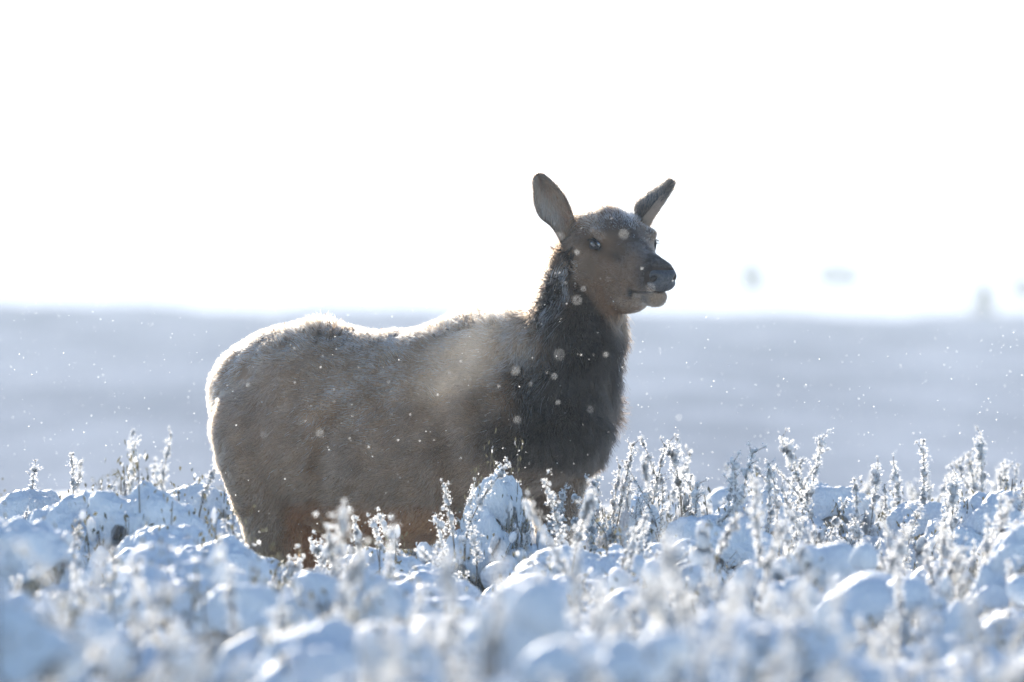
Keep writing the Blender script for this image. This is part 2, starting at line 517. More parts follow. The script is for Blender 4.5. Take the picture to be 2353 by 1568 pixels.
# bushes one can tell apart: (photo x, photo top y, half width in photo units, depth Y, kind, variant, stalks, lean, label)
HERO = [
    (205, 1112, 120, -2.6, 0, 0, 2, 0, "big rounded snow mound of sagebrush at the far left, taller than its neighbours"),
    (325, 1110, 100, -2.9, 0, 1, 3, 0, "snow mound with a pointed top directly right of the big left mound"),
    (440, 1195, 110, -3.4, 0, 2, 1, 0, "long snow mound sloping down toward the hind leg of the elk"),
    (520, 1235, 80, -3.8, 0, 5, 1, 0, "low snow-capped bush touching the left edge of the hind leg"),
    (485, 1112, 88, 2.2, 0, 3, 2, 0, "snow-capped bush just behind the rump of the elk"),
    (300, 1105, 60, 3.5, 2, 0, 6, 0, "twiggy bush with a hooked snowy stem standing up behind the left mounds"),
    (55, 1118, 80, 0.5, 0, 4, 5, 0, "snow-topped bush at the left edge with pale stalks above it"),
    (0, 1170, 105, -5.5, 0, 6, 1, 0, "snow mound cut by the left edge of the picture"),
    (1155, 1075, 44, -1.6, 0, 1, 7, 0.0, "narrow cone of snow rising in front of the elk's foreleg"),
    (1080, 1190, 80, -1.9, 2, 1, 12, 0.05, "bush of upright frosted stalks in front of the elk's shoulder"),
    (1240, 1185, 85, -1.5, 2, 2, 11, -0.12, "frosted stalk bush leaning left below the elk's chest"),
    (1440, 1085, 52, 0.6, 2, 3, 9, 0, "tall open twig with snow clumps right of the elk's chest"),
    (1545, 1095, 46, 0.9, 2, 1, 4, 0, "small frosted twig standing alone right of the elk"),
    (1640, 1172, 125, -1.9, 0, 2, 7, -0.2, "wide blue-shaded snow mound right of the elk with stalks across it"),
    (1480, 1225, 70, -1.2, 1, 2, 8, 0, "clumpy snowy bush at the foot of the tall open twig"),
    (1790, 1128, 72, 1.6, 0, 3, 3, 0, "small snow dome left of the double-topped dome"),
    (1930, 1092, 112, 1.9, 0, 0, 8, 0, "double-topped snow dome standing out on the right skyline"),
    (2095, 1145, 88, 1.5, 0, 4, 9, 0, "flat snow dome right of the double-topped dome"),
    (2335, 1112, 80, 1.0, 0, 6, 4, 0, "snow dome cut by the right edge of the picture"),
    (2250, 1110, 90, 2.8, 2, 0, 20, 0.1, "dense clump of tall frosted stalks near the right edge"),
    (1940, 1255, 75, -4.0, 1, 3, 3, 0, "round-headed snowy bush below the double-topped dome"),
    (2180, 1265, 110, -4.6, 1, 1, 14, -0.35, "bush of long stems swept down to the right"),
    (2050, 1320, 120, -5.4, 2, 1, 16, -0.4, "open bush with leaning frosted stems low on the right"),
    (860, 1262, 75, -2.4, 0, 5, 3, 0, "low snow dome beneath the belly of the elk"),
    (610, 1272, 72, -3.0, 0, 4, 2, 0, "snow dome in front of the near hind leg of the elk"),
    (760, 1276, 80, -2.7, 1, 1, 8, 0, "clumpy bush with upright stalks in front of the elk's flank"),
    (1300, 1280, 90, -6.0, 1, 4, 2, 0, "tall snowy clump in the middle foreground under the elk's chest"),
    (330, 1300, 150, -8.0, 0, 3, 1, 0, "broad shaded snow slope in the left foreground"),
    (245, 1452, 95, -10.0, 0, 1, 1, 0, "steep snow peak near the bottom left corner"),
    (110, 1405, 90, -10.3, 0, 5, 2, 0, "curved snow lump in the bottom left corner"),
    (720, 1425, 130, -10.5, 0, 6, 7, 0, "out-of-focus snow mound at the bottom left of centre"),
    (1050, 1402, 125, -8.9, 0, 2, 2, 0, "smooth blue snow hump at the bottom centre"),
    (1290, 1432, 90, -9.5, 1, 2, 3, 0, "pointed snow lump right of the blue hump at the bottom centre"),
    (1470, 1462, 80, -10.3, 0, 0, 1, 0, "small snow ridge at the bottom right of centre"),
    (1640, 1480, 80, -10.6, 0, 3, 2, 0, "low snow lump left of the bottom right corner"),
    (2010, 1515, 95, -11.7, 0, 4, 2, 0, "white-crested snow lump at the bottom edge on the right"),
    (2280, 1478, 130, -11.3, 0, 1, 0, 0, "large smooth snow mound in the bottom right corner"),
    (2190, 1450, 55, -9.3, 0, 2, 0, 0, "small blue snow bump just above the bottom right mound"),
]
taken = []
hr = np.random.default_rng(55)
for (px, py, hw, Y, kd, var, ns, lean, lab) in HERO:
    h = height_for(py, px, Y); x = at(px, Y); w = hw * K * (Y + FOCUS)
    place_bush(x, Y, max(w * 1.5, 0.20 if hw < 60 else 0.36), h, kd, var, hr.uniform(0, 6.28), lab, None, ns, lean, rr_=hr)
    taken.append((x, Y, w))


def envelope(px):                    # highest photo row that filler bushes in front of the elk may reach
    return np.interp(px, [0, 150, 330, 560, 620, 1000, 1080, 1330, 1500, 1900, 2353], [1180, 1150, 1150, 1275, 1290, 1285, 1225, 1215, 1180, 1180, 1170])


count = 0
gr = np.random.default_rng(21)
zones = [(-15.2, -9.0, 0.50, "blurred in the near foreground", "blurred sagebrush of the near foreground"),
         (-9.0, -1.2, 0.52, "in the belt before the elk", "sagebrush just in front of the elk"),
         (-1.2, 8.0, 0.62, "level with or behind the elk", "sagebrush round and behind the elk")]
for (y0, y1, step, lab, grp) in zones:
    y = y0
    while y < y1:
        d = y + FOCUS; half = 0.045 * d * 1.12 + 0.35
        x = -half + gr.uniform(0, step)
        while x < half:
            xx, yy = x + gr.uniform(-.12, .12), y + gr.uniform(-.18, .18)
            x += step * gr.uniform(0.85, 1.25)
            if yy < -15.2: continue
            if any((xx - a) ** 2 + (yy - b) ** 2 < (0.25 + 0.45 * c) ** 2 for a, b, c in taken): continue
            if -1.2 < yy < 0.95 and -0.95 < xx < 0.42: continue        # where the elk stands
            w = gr.uniform(0.28, 0.44) * (1.15 if yy > 8 else 1.0); h = gr.uniform(0.42, 0.76)
            px = xx / (K * (yy + FOCUS)) + 1176.5
            if yy < 0.5:
                hmax = height_for(envelope(px) + gr.uniform(0, 45), px, yy)
                h = min(h, hmax)
            else:
                hmax = height_for(1125 + gr.uniform(0, 40), px, yy); h = min(h, hmax)
            if h < 0.3: continue
            kd = int(gr.choice([0, 1, 2], p=[0.42, 0.36, 0.22])) if px < 1250 else int(gr.choice([0, 1, 2], p=[0.26, 0.34, 0.40]))
            ns = int(gr.integers(1, 4)) if kd < 2 else int(gr.integers(5, 10))
            if px < 1000: ns = ns // 2
            if yy > 8: ns = 1
            look = ["snow-capped sagebrush", "clumpy snowy sagebrush", "twiggy frosted sagebrush"][kd]
            side = ("at the far left" if px < 350 else "left of the elk's forelegs" if px < 1050 else "under the elk's head" if px < 1560 else "right of the elk" if px < 1980 else "at the far right")
            place_bush(xx, yy, w, h, kd, int(gr.integers(0, 9)), gr.uniform(0, 6.28), look + ' ' + lab + ' ' + side, grp, ns, gr.normal(0, 0.12), rr_=gr)
            taken.append((xx, yy, w * 0.5)); count += 1
        y += step * 0.92
print("filler bushes", count)

# distant cover too far to tell apart
B = Builder(); fr = np.random.default_rng(5)
nz = Noise(77, 3, 10)
for i in range(900):
    d = 42.5 * (64 / 42.5) ** fr.random(); x = fr.uniform(-1, 1) * (0.045 * d * 1.3 + 1)
    w = fr.uniform(0.3, 0.75) * (1 + d / 300)
    z = float(ground_z(x, d - FOCUS))
    m = int(fr.random() < 0.7)
    hh = fr.uniform(0.14, 0.28)
    blob(B, (x, d - FOCUS, z + 0.02), (w, w * 1.1, hh), (0, 0, 1), 2 if d < 70 else 1, nz, 0.4, m)
    if d < 75:
        for _ in range(16):
            q = np.array([x + fr.normal(0, w * .5), d - FOCUS + fr.normal(0, .2), z + hh * fr.uniform(0.6, 1.25)]); s_ = fr.uniform(.012, .035)
            blob(B, q, (s_, s_, s_ * 1.8), (0, 0, 1), 0, None, 0, 0)
o = obj("distant_sagebrush", B.mesh("distant_sagebrush"), [M_SNOW, M_LEAF])
tag(o, "grey-blue snowy sagebrush flat stretching to the horizon behind the elk", "sagebrush", kind='stuff')


# ------------------------------------------------------------------ far trees
M_BARK, nt, p = new_mat("juniper_bark"); r, _ = noise_ramp(nt, 3, [(0.3, (0.05, 0.04, 0.03)), (0.7, (0.12, 0.09, 0.07))]); nt.links.new(r.outputs[0], p.inputs["Base Color"])
M_NEEDLE, nt, p = new_mat("juniper_needles"); r, _ = noise_ramp(nt, 1.5, [(0.3, (0.03, 0.045, 0.03)), (0.7, (0.07, 0.09, 0.06))]); nt.links.new(r.outputs[0], p.inputs["Base Color"])


def far_tree(px, py_top, py_base, hw, dist, seed, label):
    Y = dist - FOCUS; x = at(px, Y); k = K * dist
    zb = float(ground_z(x, Y)); zt = CAM_Z - (py_top - 784) * k
    h = max(2.0, zt - zb); w = hw * k
    t = empty("juniper_tree", (x, Y, zb)); tag(t, label, "tree")
    r = np.random.default_rng(seed); Bt, Bc = Builder(), Builder()
    tube(Bt, [(0, 0, -0.2), (0.05 * w, 0, h * 0.3), (0, 0.03 * w, h * 0.85)], [0.06 * w + .05, 0.045 * w + .04, 0.03], 8)
    for i in range(14):
        a = r.uniform(0, 6.28); zz = h * r.uniform(0.18, 0.85); L = w * r.uniform(0.4, 0.85)
        tube(Bt, [(0, 0, zz), (L * math.cos(a), L * math.sin(a), zz + L * 0.5)], [0.05, 0.015], 4)
    n = 4200
    a = r.uniform(0, 6.28, n); tz = r.uniform(0.08, 1, n)
    lob = 1 + 0.28 * np.sin(3 * a + 7 * tz) + 0.2 * np.sin(5 * a - 11 * tz)
    rad = w * np.sin(np.pi * np.clip(tz * 0.86 + 0.13, 0, 1)) ** 0.7 * lob * np.sqrt(r.uniform(0.15, 1, n))
    C = np.stack([rad * np.cos(a), rad * np.sin(a), tz * h], -1)
    D = r.normal(size=(n, 3)); D[:, 2] += 0.5; D /= np.linalg.norm(D, axis=1)[:, None]
    Q = np.cross(D, r.normal(size=(n, 3))); Q /= np.linalg.norm(Q, axis=1)[:, None]
    s = 0.05 * w + 0.05
    LV = np.stack([C - Q * s * .5, C + D * s * 1.6, C + Q * s * .5], 1).reshape(-1, 3)
    Bc.add(LV, np.arange(len(LV)).reshape(-1, 3))
    obj("trunk", Bt.mesh("trunk"), M_BARK, t); obj("crown", Bc.mesh("crown"), M_NEEDLE, t)


far_tree(1728, 598, 665, 30, 900, 1, "faint round tree above the right horizon, leftmost of the far trees")
far_tree(1905, 630, 660, 26, 960, 2, "very faint low tree on the far snowfield, left tree of the close pair")
far_tree(1950, 634, 660, 24, 960, 3, "very faint low tree on the far snowfield, right tree of the close pair")
far_tree(2262, 648, 740, 38, 640, 4, "tall blurred tree standing at the hill crest on the far right")
far_tree(2352, 634, 670, 26, 900, 5, "faint tree cut by the right edge of the picture above the crest")

# ------------------------------------------------------------------ the elk
U = lambda x, y, dep: np.stack([(np.asarray(x, float) - 1176.5) / S, np.asarray(dep, float) / S, CAM_Z - (np.asarray(y, float) - 784) / S], -1)


def catmull(st, n):
    st = np.asarray(st, float); t = np.linspace(0, len(st) - 1, n); i = np.clip(t.astype(int), 0, len(st) - 2); u = (t - i)[:, None]
    p1, p2 = st[i], st[i + 1]; p0 = np.where((i > 0)[:, None], st[np.maximum(i - 1, 0)], 2 * p1 - p2); p3 = np.where((i < len(st) - 2)[:, None], st[np.minimum(i + 2, len(st) - 1)], 2 * p2 - p1)
    return 0.5 * (2 * p1 + (p2 - p0) * u + (2 * p0 - 5 * p1 + 4 * p2 - p3) * u ** 2 + (3 * p1 - p0 - 3 * p2 + p3) * u ** 3)


def loft_rings(B, rings):
    n = len(rings); m = len(rings[0]); V = np.concatenate(rings)
    F = []
    for j in range(n - 1):
        a = j * m + np.arange(m); b = j * m + (np.arange(m) + 1) % m
        F.append(np.stack([a, b, b + m, a + m], -1))
    V = np.concatenate([V, [rings[0].mean(0)], [rings[-1].mean(0)]])
    B.add(V, np.concatenate(F))
    j = np.arange(m); B.n -= len(V)
    caps = np.concatenate([np.stack([(j + 1) % m, j, np.full(m, n * m)], -1), np.stack([(n - 1) * m + j, (n - 1) * m + (j + 1) % m, np.full(m, n * m + 1)], -1)])
    B.f.append(caps + B.n); B.m.append(np.zeros(len(caps))); B.n += len(V)


BB = Builder()
TAN = 0.466
phi = np.linspace(0, 2 * math.pi, 48, endpoint=False)
# torso: x, top, bottom, half width
torso = [(482, 872, 900, 22), (490, 852, 955, 80), (514, 822, 1025, 130), (560, 788, 1100, 170), (620, 760, 1165, 196), (700, 745, 1198, 206), (780, 756, 1236, 212),
         (860, 765, 1256, 218), (940, 762, 1254, 214), (1010, 746, 1234, 204), (1080, 733, 1200, 190), (1150, 742, 1160, 178), (1220, 764, 1135, 162),
         (1280, 800, 1104, 140), (1330, 860, 1072, 108), (1366, 915, 1030, 70), (1384, 950, 990, 30)]
rings = []
for x, t, b, w in catmull(torso, 90):
    c, h = (t + b) / 2, (b - t) / 2
    sn, cs = np.sin(phi), np.cos(phi)
    yy = c - h * np.sign(sn) * np.abs(sn) ** 0.92
    ww = w * np.sign(cs) * np.abs(cs) ** 0.85 * (1 - 0.16 * sn)          # belly a bit wider than back
    rings.append(U(np.full(48, x) + ww * 0.10, yy, -(x - 850) * TAN + ww))
loft_rings(BB, rings)
# neck: y, cx, rx, ry, depth
neck = [(1075, 1304, 44, 55, -190), (1040, 1300, 68, 85, -195), (990, 1290, 90, 112, -200), (930, 1287, 111, 126, -205), (860, 1292, 117, 122, -212), (790, 1307, 109, 108, -225), (720, 1328, 97, 95, -235),
        (660, 1344, 88, 82, -240), (600, 1352, 80, 74, -245), (560, 1359, 72, 66, -250), (535, 1378, 48, 48, -252)]
rings = []
for y, cx, rx, ry, dp in catmull(neck, 50):
    rings.append(U(cx + rx * np.cos(phi), np.full(48, y), dp + ry * np.sin(phi)))
loft_rings(BB, rings)
# crest from withers into the neck
crest = [(1000, 860, 60, 100, -60), (1100, 830, 95, 130, -120), (1190, 815, 80, 125, -165), (1250, 790, 75, 110, -200), (1290, 740, 62, 90, -220)]
rings = []
for x, y, rz_, ry, dp in catmull(crest, 24):
    rings.append(U(x + 0 * phi, y - rz_ * np.cos(phi), dp + ry * np.sin(phi)))
loft_rings(BB, rings)


def leg(st):
    rings = []
    for y, cx, rx, ry, dp in catmull(st, 60):
        rings.append(U(cx + rx * np.cos(phi), np.full(48, y), dp + ry * np.sin(phi)))
    loft_rings(BB, rings)


def hind(dx, dp):
    leg([(900, 582 + dx, 74, 60, dp + 20), (960, 579 + dx, 92, 84, dp + 8), (1050, 594 + dx, 98, 88, dp), (1150, 616 + dx, 84, 74, dp), (1250, 630 + dx, 58, 52, dp), (1330, 622 + dx, 40, 38, dp),
         (1415, 600 + dx, 31, 27, dp), (1450, 598 + dx, 27, 24, dp), (1510, 606 + dx, 19, 18, dp), (1610, 614 + dx, 17, 17, dp), (1660, 620 + dx, 22, 21, dp), (1685, 626 + dx, 20, 20, dp)])


def fore(dx, dp):
    leg([(880, 1150 + dx, 85, 40, dp + 20), (950, 1150 + dx, 104, 60, dp + 5), (1030, 1140 + dx, 88, 60, dp), (1110, 1128 + dx, 68, 52, dp), (1190, 1124 + dx, 50, 43, dp), (1280, 1130 + dx, 35, 32, dp), (1370, 1138 + dx, 30, 29, dp),
         (1410, 1138 + dx, 27, 26, dp), (1460, 1138 + dx, 18, 18, dp), (1600, 1140 + dx, 16, 16, dp), (1655, 1144 + dx, 22, 21, dp), (1685, 1150 + dx, 20, 20, dp)])


LEGS = [(hind, 0, 12 - 20), (hind, 92, 225), (fore, -6, -240), (fore, 152, -78)]
for fn, dx, dp in LEGS: fn(dx, dp)

# head frame
f_ = np.array([0.43, -0.86, -0.28]); f_ /= np.linalg.norm(f_)
l_ = np.array([0.894, 0.447, 0.0]); l_ /= np.linalg.norm(l_)
u_ = -np.cross(l_, f_)
HO = U(1431, 566, -300)


def HP(t, l, u): return HO + (np.multiply.outer(np.asarray(t, float), f_) + np.multiply.outer(np.asarray(l, float), l_) + np.multiply.outer(np.asarray(u, float), u_)) / S


def head_loft(st, pw=0.9):
    rings = []
    for t, top, bot, w, k in catmull(st, 60):
        c, h = (top + bot) / 2, (top - bot) / 2
        sn, cs = np.sin(phi), np.cos(phi)
        uu_ = c + h * np.sign(sn) * np.abs(sn) ** pw
        ll_ = w * np.sign(cs) * np.abs(cs) ** pw * (1 + k * sn)
        rings.append(HP(np.full(48, t), ll_, uu_))
    loft_rings(BB, rings)


head_loft([(-150, 15, -40, 30, 0), (-125, 50, -85, 66, .12), (-80, 60, -118, 76, .12), (-30, 60, -140, 74, .14), (10, 50, -134, 70, .20), (50, 32, -118, 57, .20), (100, 19, -88, 44, .05), (150, 18, -72, 38, 0), (182, 17, -60, 38, -.05), (200, 8, -53, 34, -.05), (210, -8, -46, 22, 0)])
head_loft([(10, -60, -158, 44, .2), (55, -55, -150, 42, .2), (90, -50, -132, 36, .1), (122, -46, -108, 31, 0), (150, -44, -96, 28, 0), (180, -42, -93, 27, 0), (200, -46, -86, 22, 0), (209, -54, -76, 12, 0)])
for sgn in (-1, 1):   # brow and cheek bones
    V, F = ico(3)
    for (t, l, u, r3) in [(-14, 54 * sgn, 16, (38, 24, 22)), (-6, 54 * sgn, -20, (36, 22, 20)), (-40, 50 * sgn, -62, (48, 26, 44)), (-108, 48 * sgn, 16, (30, 30, 32))]:
        W = V * np.array(r3); BB.add(HP(W[:, 0] + t, W[:, 1] + l, W[:, 2] + u), F)

me0 = BB.mesh("elk_body_raw")
tmp = bpy.data.objects.new("tmp", me0); COL.objects.link(tmp)
md = tmp.modifiers.new("r", 'REMESH'); md.mode = 'VOXEL'; md.voxel_size = 0.0062; md.use_smooth_shade = True
dg = bpy.context.evaluated_depsgraph_get()
body_me = bpy.data.meshes.new_from_object(tmp.evaluated_get(dg))
bpy.data.objects.remove(tmp); body_me.name = "body"
nv = len(body_me.vertices); co = np.empty(nv * 3, dtype=np.float64); body_me.vertices.foreach_get("co", co); co = co.reshape(-1, 3)
ed = np.empty(len(body_me.edges) * 2, dtype=np.int32); body_me.edges.foreach_get("vertices", ed); ed = ed.reshape(-1, 2)
deg = np.bincount(ed.ravel(), minlength=nv)[:, None]


def head_coords(P):
    q = (P - HO) * S
    return q @ f_, q @ l_, q @ u_


t_, ll0, uu0 = head_coords(co)
fine = (t_ > -80) & (np.abs(ll0) < 110) & (uu0 > -135) & (uu0 < 120)
for it in range(34):
    avg = np.stack([np.bincount(ed[:, 0], co[ed[:, 1], c], nv) + np.bincount(ed[:, 1], co[ed[:, 0], c], nv) for c in range(3)], -1) / deg
    k = np.where(fine, 0.5 if it < 8 else 0.0, 0.6)[:, None]
    co = co + (avg - co) * k


def gauss(P, c, r):
    return np.exp(-(((P - c) * S / np.asarray(r)) ** 2).sum(1))


# local shaping in the head frame
t_, ll0, uu0 = head_coords(co)
def hg(t, l, u, rt, rl, ru): return np.exp(-((t_ - t) / rt) ** 2 - ((ll0 - l) / rl) ** 2 - ((uu0 - u) / ru) ** 2)
disp = np.zeros_like(co)
for sg in (-1, 1):
    disp -= (hg(-8, 78 * sg, -1, 24, 30, 15) * 11)[:, None] * (l_ * sg) / S                # eye socket
    disp -= (hg(62, 50 * sg, -22, 34, 30, 18) * 9)[:, None] * (l_ * sg) / S               # hollow before the eye
    disp += (hg(4, 66 * sg, 24, 30, 26, 12) * 6)[:, None] * (l_ * sg + u_) / S            # brow
    disp += (hg(200, 34 * sg, -14, 18, 20, 18) * 5)[:, None] * (l_ * sg) / S              # flared nostril
mouth = np.exp(-((uu0 + 52 + (205 - t_) * 0.28) / 5.0) ** 2) * np.clip((t_ - 112) / 20, 0, 1) * (np.abs(ll0) > 4)
hn = np.stack([0 * ll0, np.sign(ll0), 0 * ll0], -1)
disp -= (mouth * 6)[:, None] * (np.sign(ll0)[:, None] * l_ + 0.5 * f_) / S
disp *= ((t_ > -90) & (np.abs(ll0) < 110) & (uu0 > -135))[:, None]
co = co + disp
# muscle relief on the trunk
pxx = co[:, 0] * S + 1176.5; pyy = 784 - (co[:, 2] - CAM_Z) * S; dep = co[:, 1] * S
near = dep < (-(pxx - 850) * TAN)
rel = -26 * np.exp(-((pxx - (735 - (pyy - 1100) * 0.12)) / 26) ** 2 - ((pyy - 1080) / 130) ** 2)          # flank hollow in front of the thigh
rel += -24 * np.exp(-((pxx - (1030 + (pyy - 1000) * 0.1)) / 30) ** 2 - ((pyy - 1060) / 120) ** 2)         # behind the shoulder
rel += -14 * np.exp(-((pxx - 1215) / 30) ** 2 - ((pyy - 950) / 110) ** 2)                                  # neck meets shoulder
rel += 14 * np.exp(-((pxx - 1120) / 60) ** 2 - ((pyy - 900) / 90) ** 2)
rel += 14 * np.exp(-((pxx - 640) / 45) ** 2 - ((pyy - 830) / 40) ** 2) + 12 * np.exp(-((pxx - 610) / 60) ** 2 - ((pyy - 1050) / 110) ** 2)   # hip bone, thigh
co[:, 1] -= np.where(near & (pxx < 1300), rel, 0) / S
body_me.vertices.foreach_set("co", co.ravel().astype(np.float32)); body_me.update()
body_me.polygons.foreach_set("use_smooth", np.ones(len(body_me.polygons), dtype=bool))


def sm(a, b, x): t = np.clip((x - a) / (b - a), 0, 1); return t * t * (3 - 2 * t)


NA, NB, NC = Noise(11, 9, 12), Noise(12, 30, 14), Noise(13, 75, 16)


def elk_color(P):
    """coat colour (linear) and frost amount at points P"""
    px, py, dp = P[:, 0] * S + 1176.5, 784 - (P[:, 2] - CAM_Z) * S, P[:, 1] * S
    t, l, u = head_coords(P)
    n1, n2, n3 = NA(P), NB(P), NC(P)
    body = np.array([0.315, 0.21, 0.140]); dark = np.array([0.023, 0.017, 0.0135]); rust = np.array([0.32, 0.14, 0.055])
    hd = np.array([0.20, 0.122, 0.076]); blk = np.array([0.030, 0.027, 0.027]); tan = np.array([0.36, 0.26, 0.18])
    c = np.tile(body, (len(P), 1)) * (1 + 0.16 * n1 + 0.13 * n2 + 0.13 * n3)[:, None]
    def mixc(c, col, m): m = np.clip(m, 0, 1)[:, None]; return c * (1 - m) + np.asarray(col) * m * (1 + 0.10 * n2 + 0.08 * n3)[:, None]
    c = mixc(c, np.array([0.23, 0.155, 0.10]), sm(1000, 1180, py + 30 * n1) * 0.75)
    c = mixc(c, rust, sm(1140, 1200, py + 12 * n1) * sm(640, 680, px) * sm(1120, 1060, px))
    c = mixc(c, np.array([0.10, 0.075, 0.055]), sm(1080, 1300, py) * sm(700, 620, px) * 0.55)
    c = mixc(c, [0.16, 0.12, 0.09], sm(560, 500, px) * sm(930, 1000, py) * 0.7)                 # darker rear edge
    edge = 1112 - (py - 950) * 0.10 - 90 * sm(900, 760, py) * -1 + 16 * n1 + 10 * n2
    edge = edge + 14 * n1 + 16 * n2
    nk = sm(edge - 120, edge + 95, px) * sm(1150, 1040, py - (px - 1200) * 0.2)
    c = mixc(c, dark, nk)
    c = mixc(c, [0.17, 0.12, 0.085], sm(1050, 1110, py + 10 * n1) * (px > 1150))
    # head
    nhead = sm(-150, -95, t + 0.55 * u * 0 + 8 * n1 - np.clip(-(u + 60), 0, 200) * 0.55 + np.clip(u, 0, 60) * 0.4) * (np.abs(l) < 120) * (u < 140) * sm(-12, 22, px - 1290 - np.clip(py - 600, 0, 300) * 0.78 + 8 * n2)
    c = mixc(c, hd, nhead)
    H = nhead > 0.3
    um = -52 - (205 - t) * 0.28
    c = mixc(c, [0.24, 0.17, 0.12], H * np.exp(-((t + 25) / 55) ** 2 - ((u + 55) / 45) ** 2) * 0.7)      # cheek
    c = mixc(c, [0.075, 0.058, 0.05], H * np.exp(-((l) / 42) ** 2) * sm(-70, -10, t) * sm(5, 25, u + 8) * 0.85)   # dark bridge
    c = mixc(c, [0.04, 0.033, 0.03], H * sm(120, 180, t) * sm(-3, 8, u - um) * 0.85)
    c = mixc(c, [0.075, 0.06, 0.05], H * np.exp(-((t - 62) / 30) ** 2 - ((u + 8) / 16) ** 2) * 0.8)
    chin = H * sm(100, 130, t) * sm(1, -4, u - um)
    c = mixc(c, tan, chin)
    c = mixc(c, blk, H * np.exp(-((t - 117) / 9) ** 2 - ((u + 80) / 13) ** 2) * (np.abs(l) > 8) * 1.2)        # dark spot at the mouth corner
    c = mixc(c, blk, H * np.exp(-((u - um) / 3.6) ** 2) * sm(112, 122, t) * 0.9)
    c = mixc(c, blk, H * np.exp(-((t - 178) / 16) ** 2 - ((u + 78) / 13) ** 2) * 0.7)
    c = mixc(c, blk, H * np.exp(-((t + 5) / 27) ** 2 - ((u + 1 + 0.2 * (t + 5)) / 13) ** 2) * (np.abs(l) > 40))         # eye rim
    c = mixc(c, [0.27, 0.18, 0.12], H * np.exp(-((t + 8) / 34) ** 2 - ((u - 24) / 9) ** 2) * (np.abs(l) > 30) * 0.8)
    c = mixc(c, tan * 0.9, (u < -100) * sm(40, 90, t) * sm(-170, -120, u) * 0.5)
    # frost on the upward parts
    back = np.interp(px, [480, 520, 600, 700, 860, 1000, 1100, 1220, 1300], [880, 815, 770, 745, 765, 748, 733, 764, 800])
    fr = 0.55 * sm(120, 5, py - back + 26 * n1 + 14 * n2) * (px < 1230)
    fr = np.maximum(fr, 0.85 * np.exp(-(((px - 870) * 0.75 + (py - 850) * 0.75) / 80) ** 2) * np.exp(-(((px - 900) * 0.66 - (py - 850) * 0.75) / 190) ** 2) * (0.6 + 0.5 * n2) )
    fr = np.maximum(fr, 0.6 * np.exp(-((px - 1190) / 60) ** 2 - ((py - 830) / 85) ** 2))
    fr = np.maximum(fr, 0.5 * np.exp(-((px - (1290 - (py - 650) * 0.35)) / 22) ** 2) * (py > 600) * (py < 760) * (px > 1180))
    hf = H * np.exp(-((t + 62) / 58) ** 2 - ((l - 8) / 62) ** 2) * sm(4, 30, u) * (0.75 + 0.5 * n2)
    c = c * (1 - 0.45 * np.clip(hf, 0, 1))[:, None]
    fr = np.maximum(fr, 1.2 * hf)
    fr = np.maximum(fr, 0.22 * (px > 1380) * (py > 780) * (py < 1000) * sm(1395, 1430, px))
    return np.clip(c, 0.01, 0.9), np.clip(fr, 0, 1) * (0.75 + 0.4 * n3)


# skin under the fur
M_SKIN, nt, p = new_mat("elk_skin")
at_ = nt.nodes.new("ShaderNodeAttribute"); at_.attribute_name = "coat"
nt.links.new(at_.outputs["Color"], p.inputs["Base Color"]); p.inputs["Roughness"].default_value = 0.85
p.inputs["Specular IOR Level"].default_value = 0.15
bump(nt, p, 120, 0.6, 0.004)


def set_coat(me, cols):
    a = me.attributes.new("coat", 'FLOAT_COLOR', 'POINT')
    a.data.foreach_set("color", np.concatenate([cols, np.ones((len(cols), 1))], 1).astype(np.float32).ravel())


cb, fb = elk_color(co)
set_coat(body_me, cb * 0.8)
elk = empty("elk", tuple(U(900, 1713, 0))); elk.location.z = 0
tag(elk, "grey-brown cow elk with a dark neck and frosted back standing in snowy sagebrush", "elk")
elk_loc = np.array(elk.location)


def elk_part(name, me, mats, parent=None):
    o = obj(name, me, mats, parent or elk)
    if parent is None: o.location = tuple(-elk_loc)
    return o


body = elk_part("body", body_me, [M_SKIN])


# fur material: melanin-free direct colour, with the light coming through the hair
M_FUR = bpy.data.materials.new("elk_fur"); M_FUR.use_nodes = True
nt = M_FUR.node_tree; nt.nodes.clear()
at_ = nt.nodes.new("ShaderNodeAttribute"); at_.attribute_name = "coat"
hb = nt.nodes.new("ShaderNodeBsdfHairPrincipled"); hb.model = 'CHIANG'; hb.parametrization = 'COLOR'
hb.inputs["Roughness"].default_value = 0.45; hb.inputs["Radial Roughness"].default_value = 0.7
nt.links.new(at_.outputs["Color"], hb.inputs["Color"])
mo = nt.nodes.new("ShaderNodeOutputMaterial"); nt.links.new(hb.outputs[0], mo.inputs["Surface"])


def tri_data(me):
    me.calc_loop_triangles(); n = len(me.loop_triangles)
    t = np.empty(n * 3, dtype=np.int32); me.loop_triangles.foreach_get("vertices", t)
    v = np.empty(len(me.vertices) * 3, dtype=np.float64); me.vertices.foreach_get("co", v)
    nn = np.empty(len(me.vertices) * 3, dtype=np.float64); me.vertices.foreach_get("normal", nn)
    return t.reshape(-1, 3), v.reshape(-1, 3), nn.reshape(-1, 3)


NV = [Noise(31 + i, 55, 14) for i in range(3)]; NW = [Noise(41 + i, 150, 14) for i in range(3)]; NL = [Noise(51 + i, 14, 10) for i in range(3)]


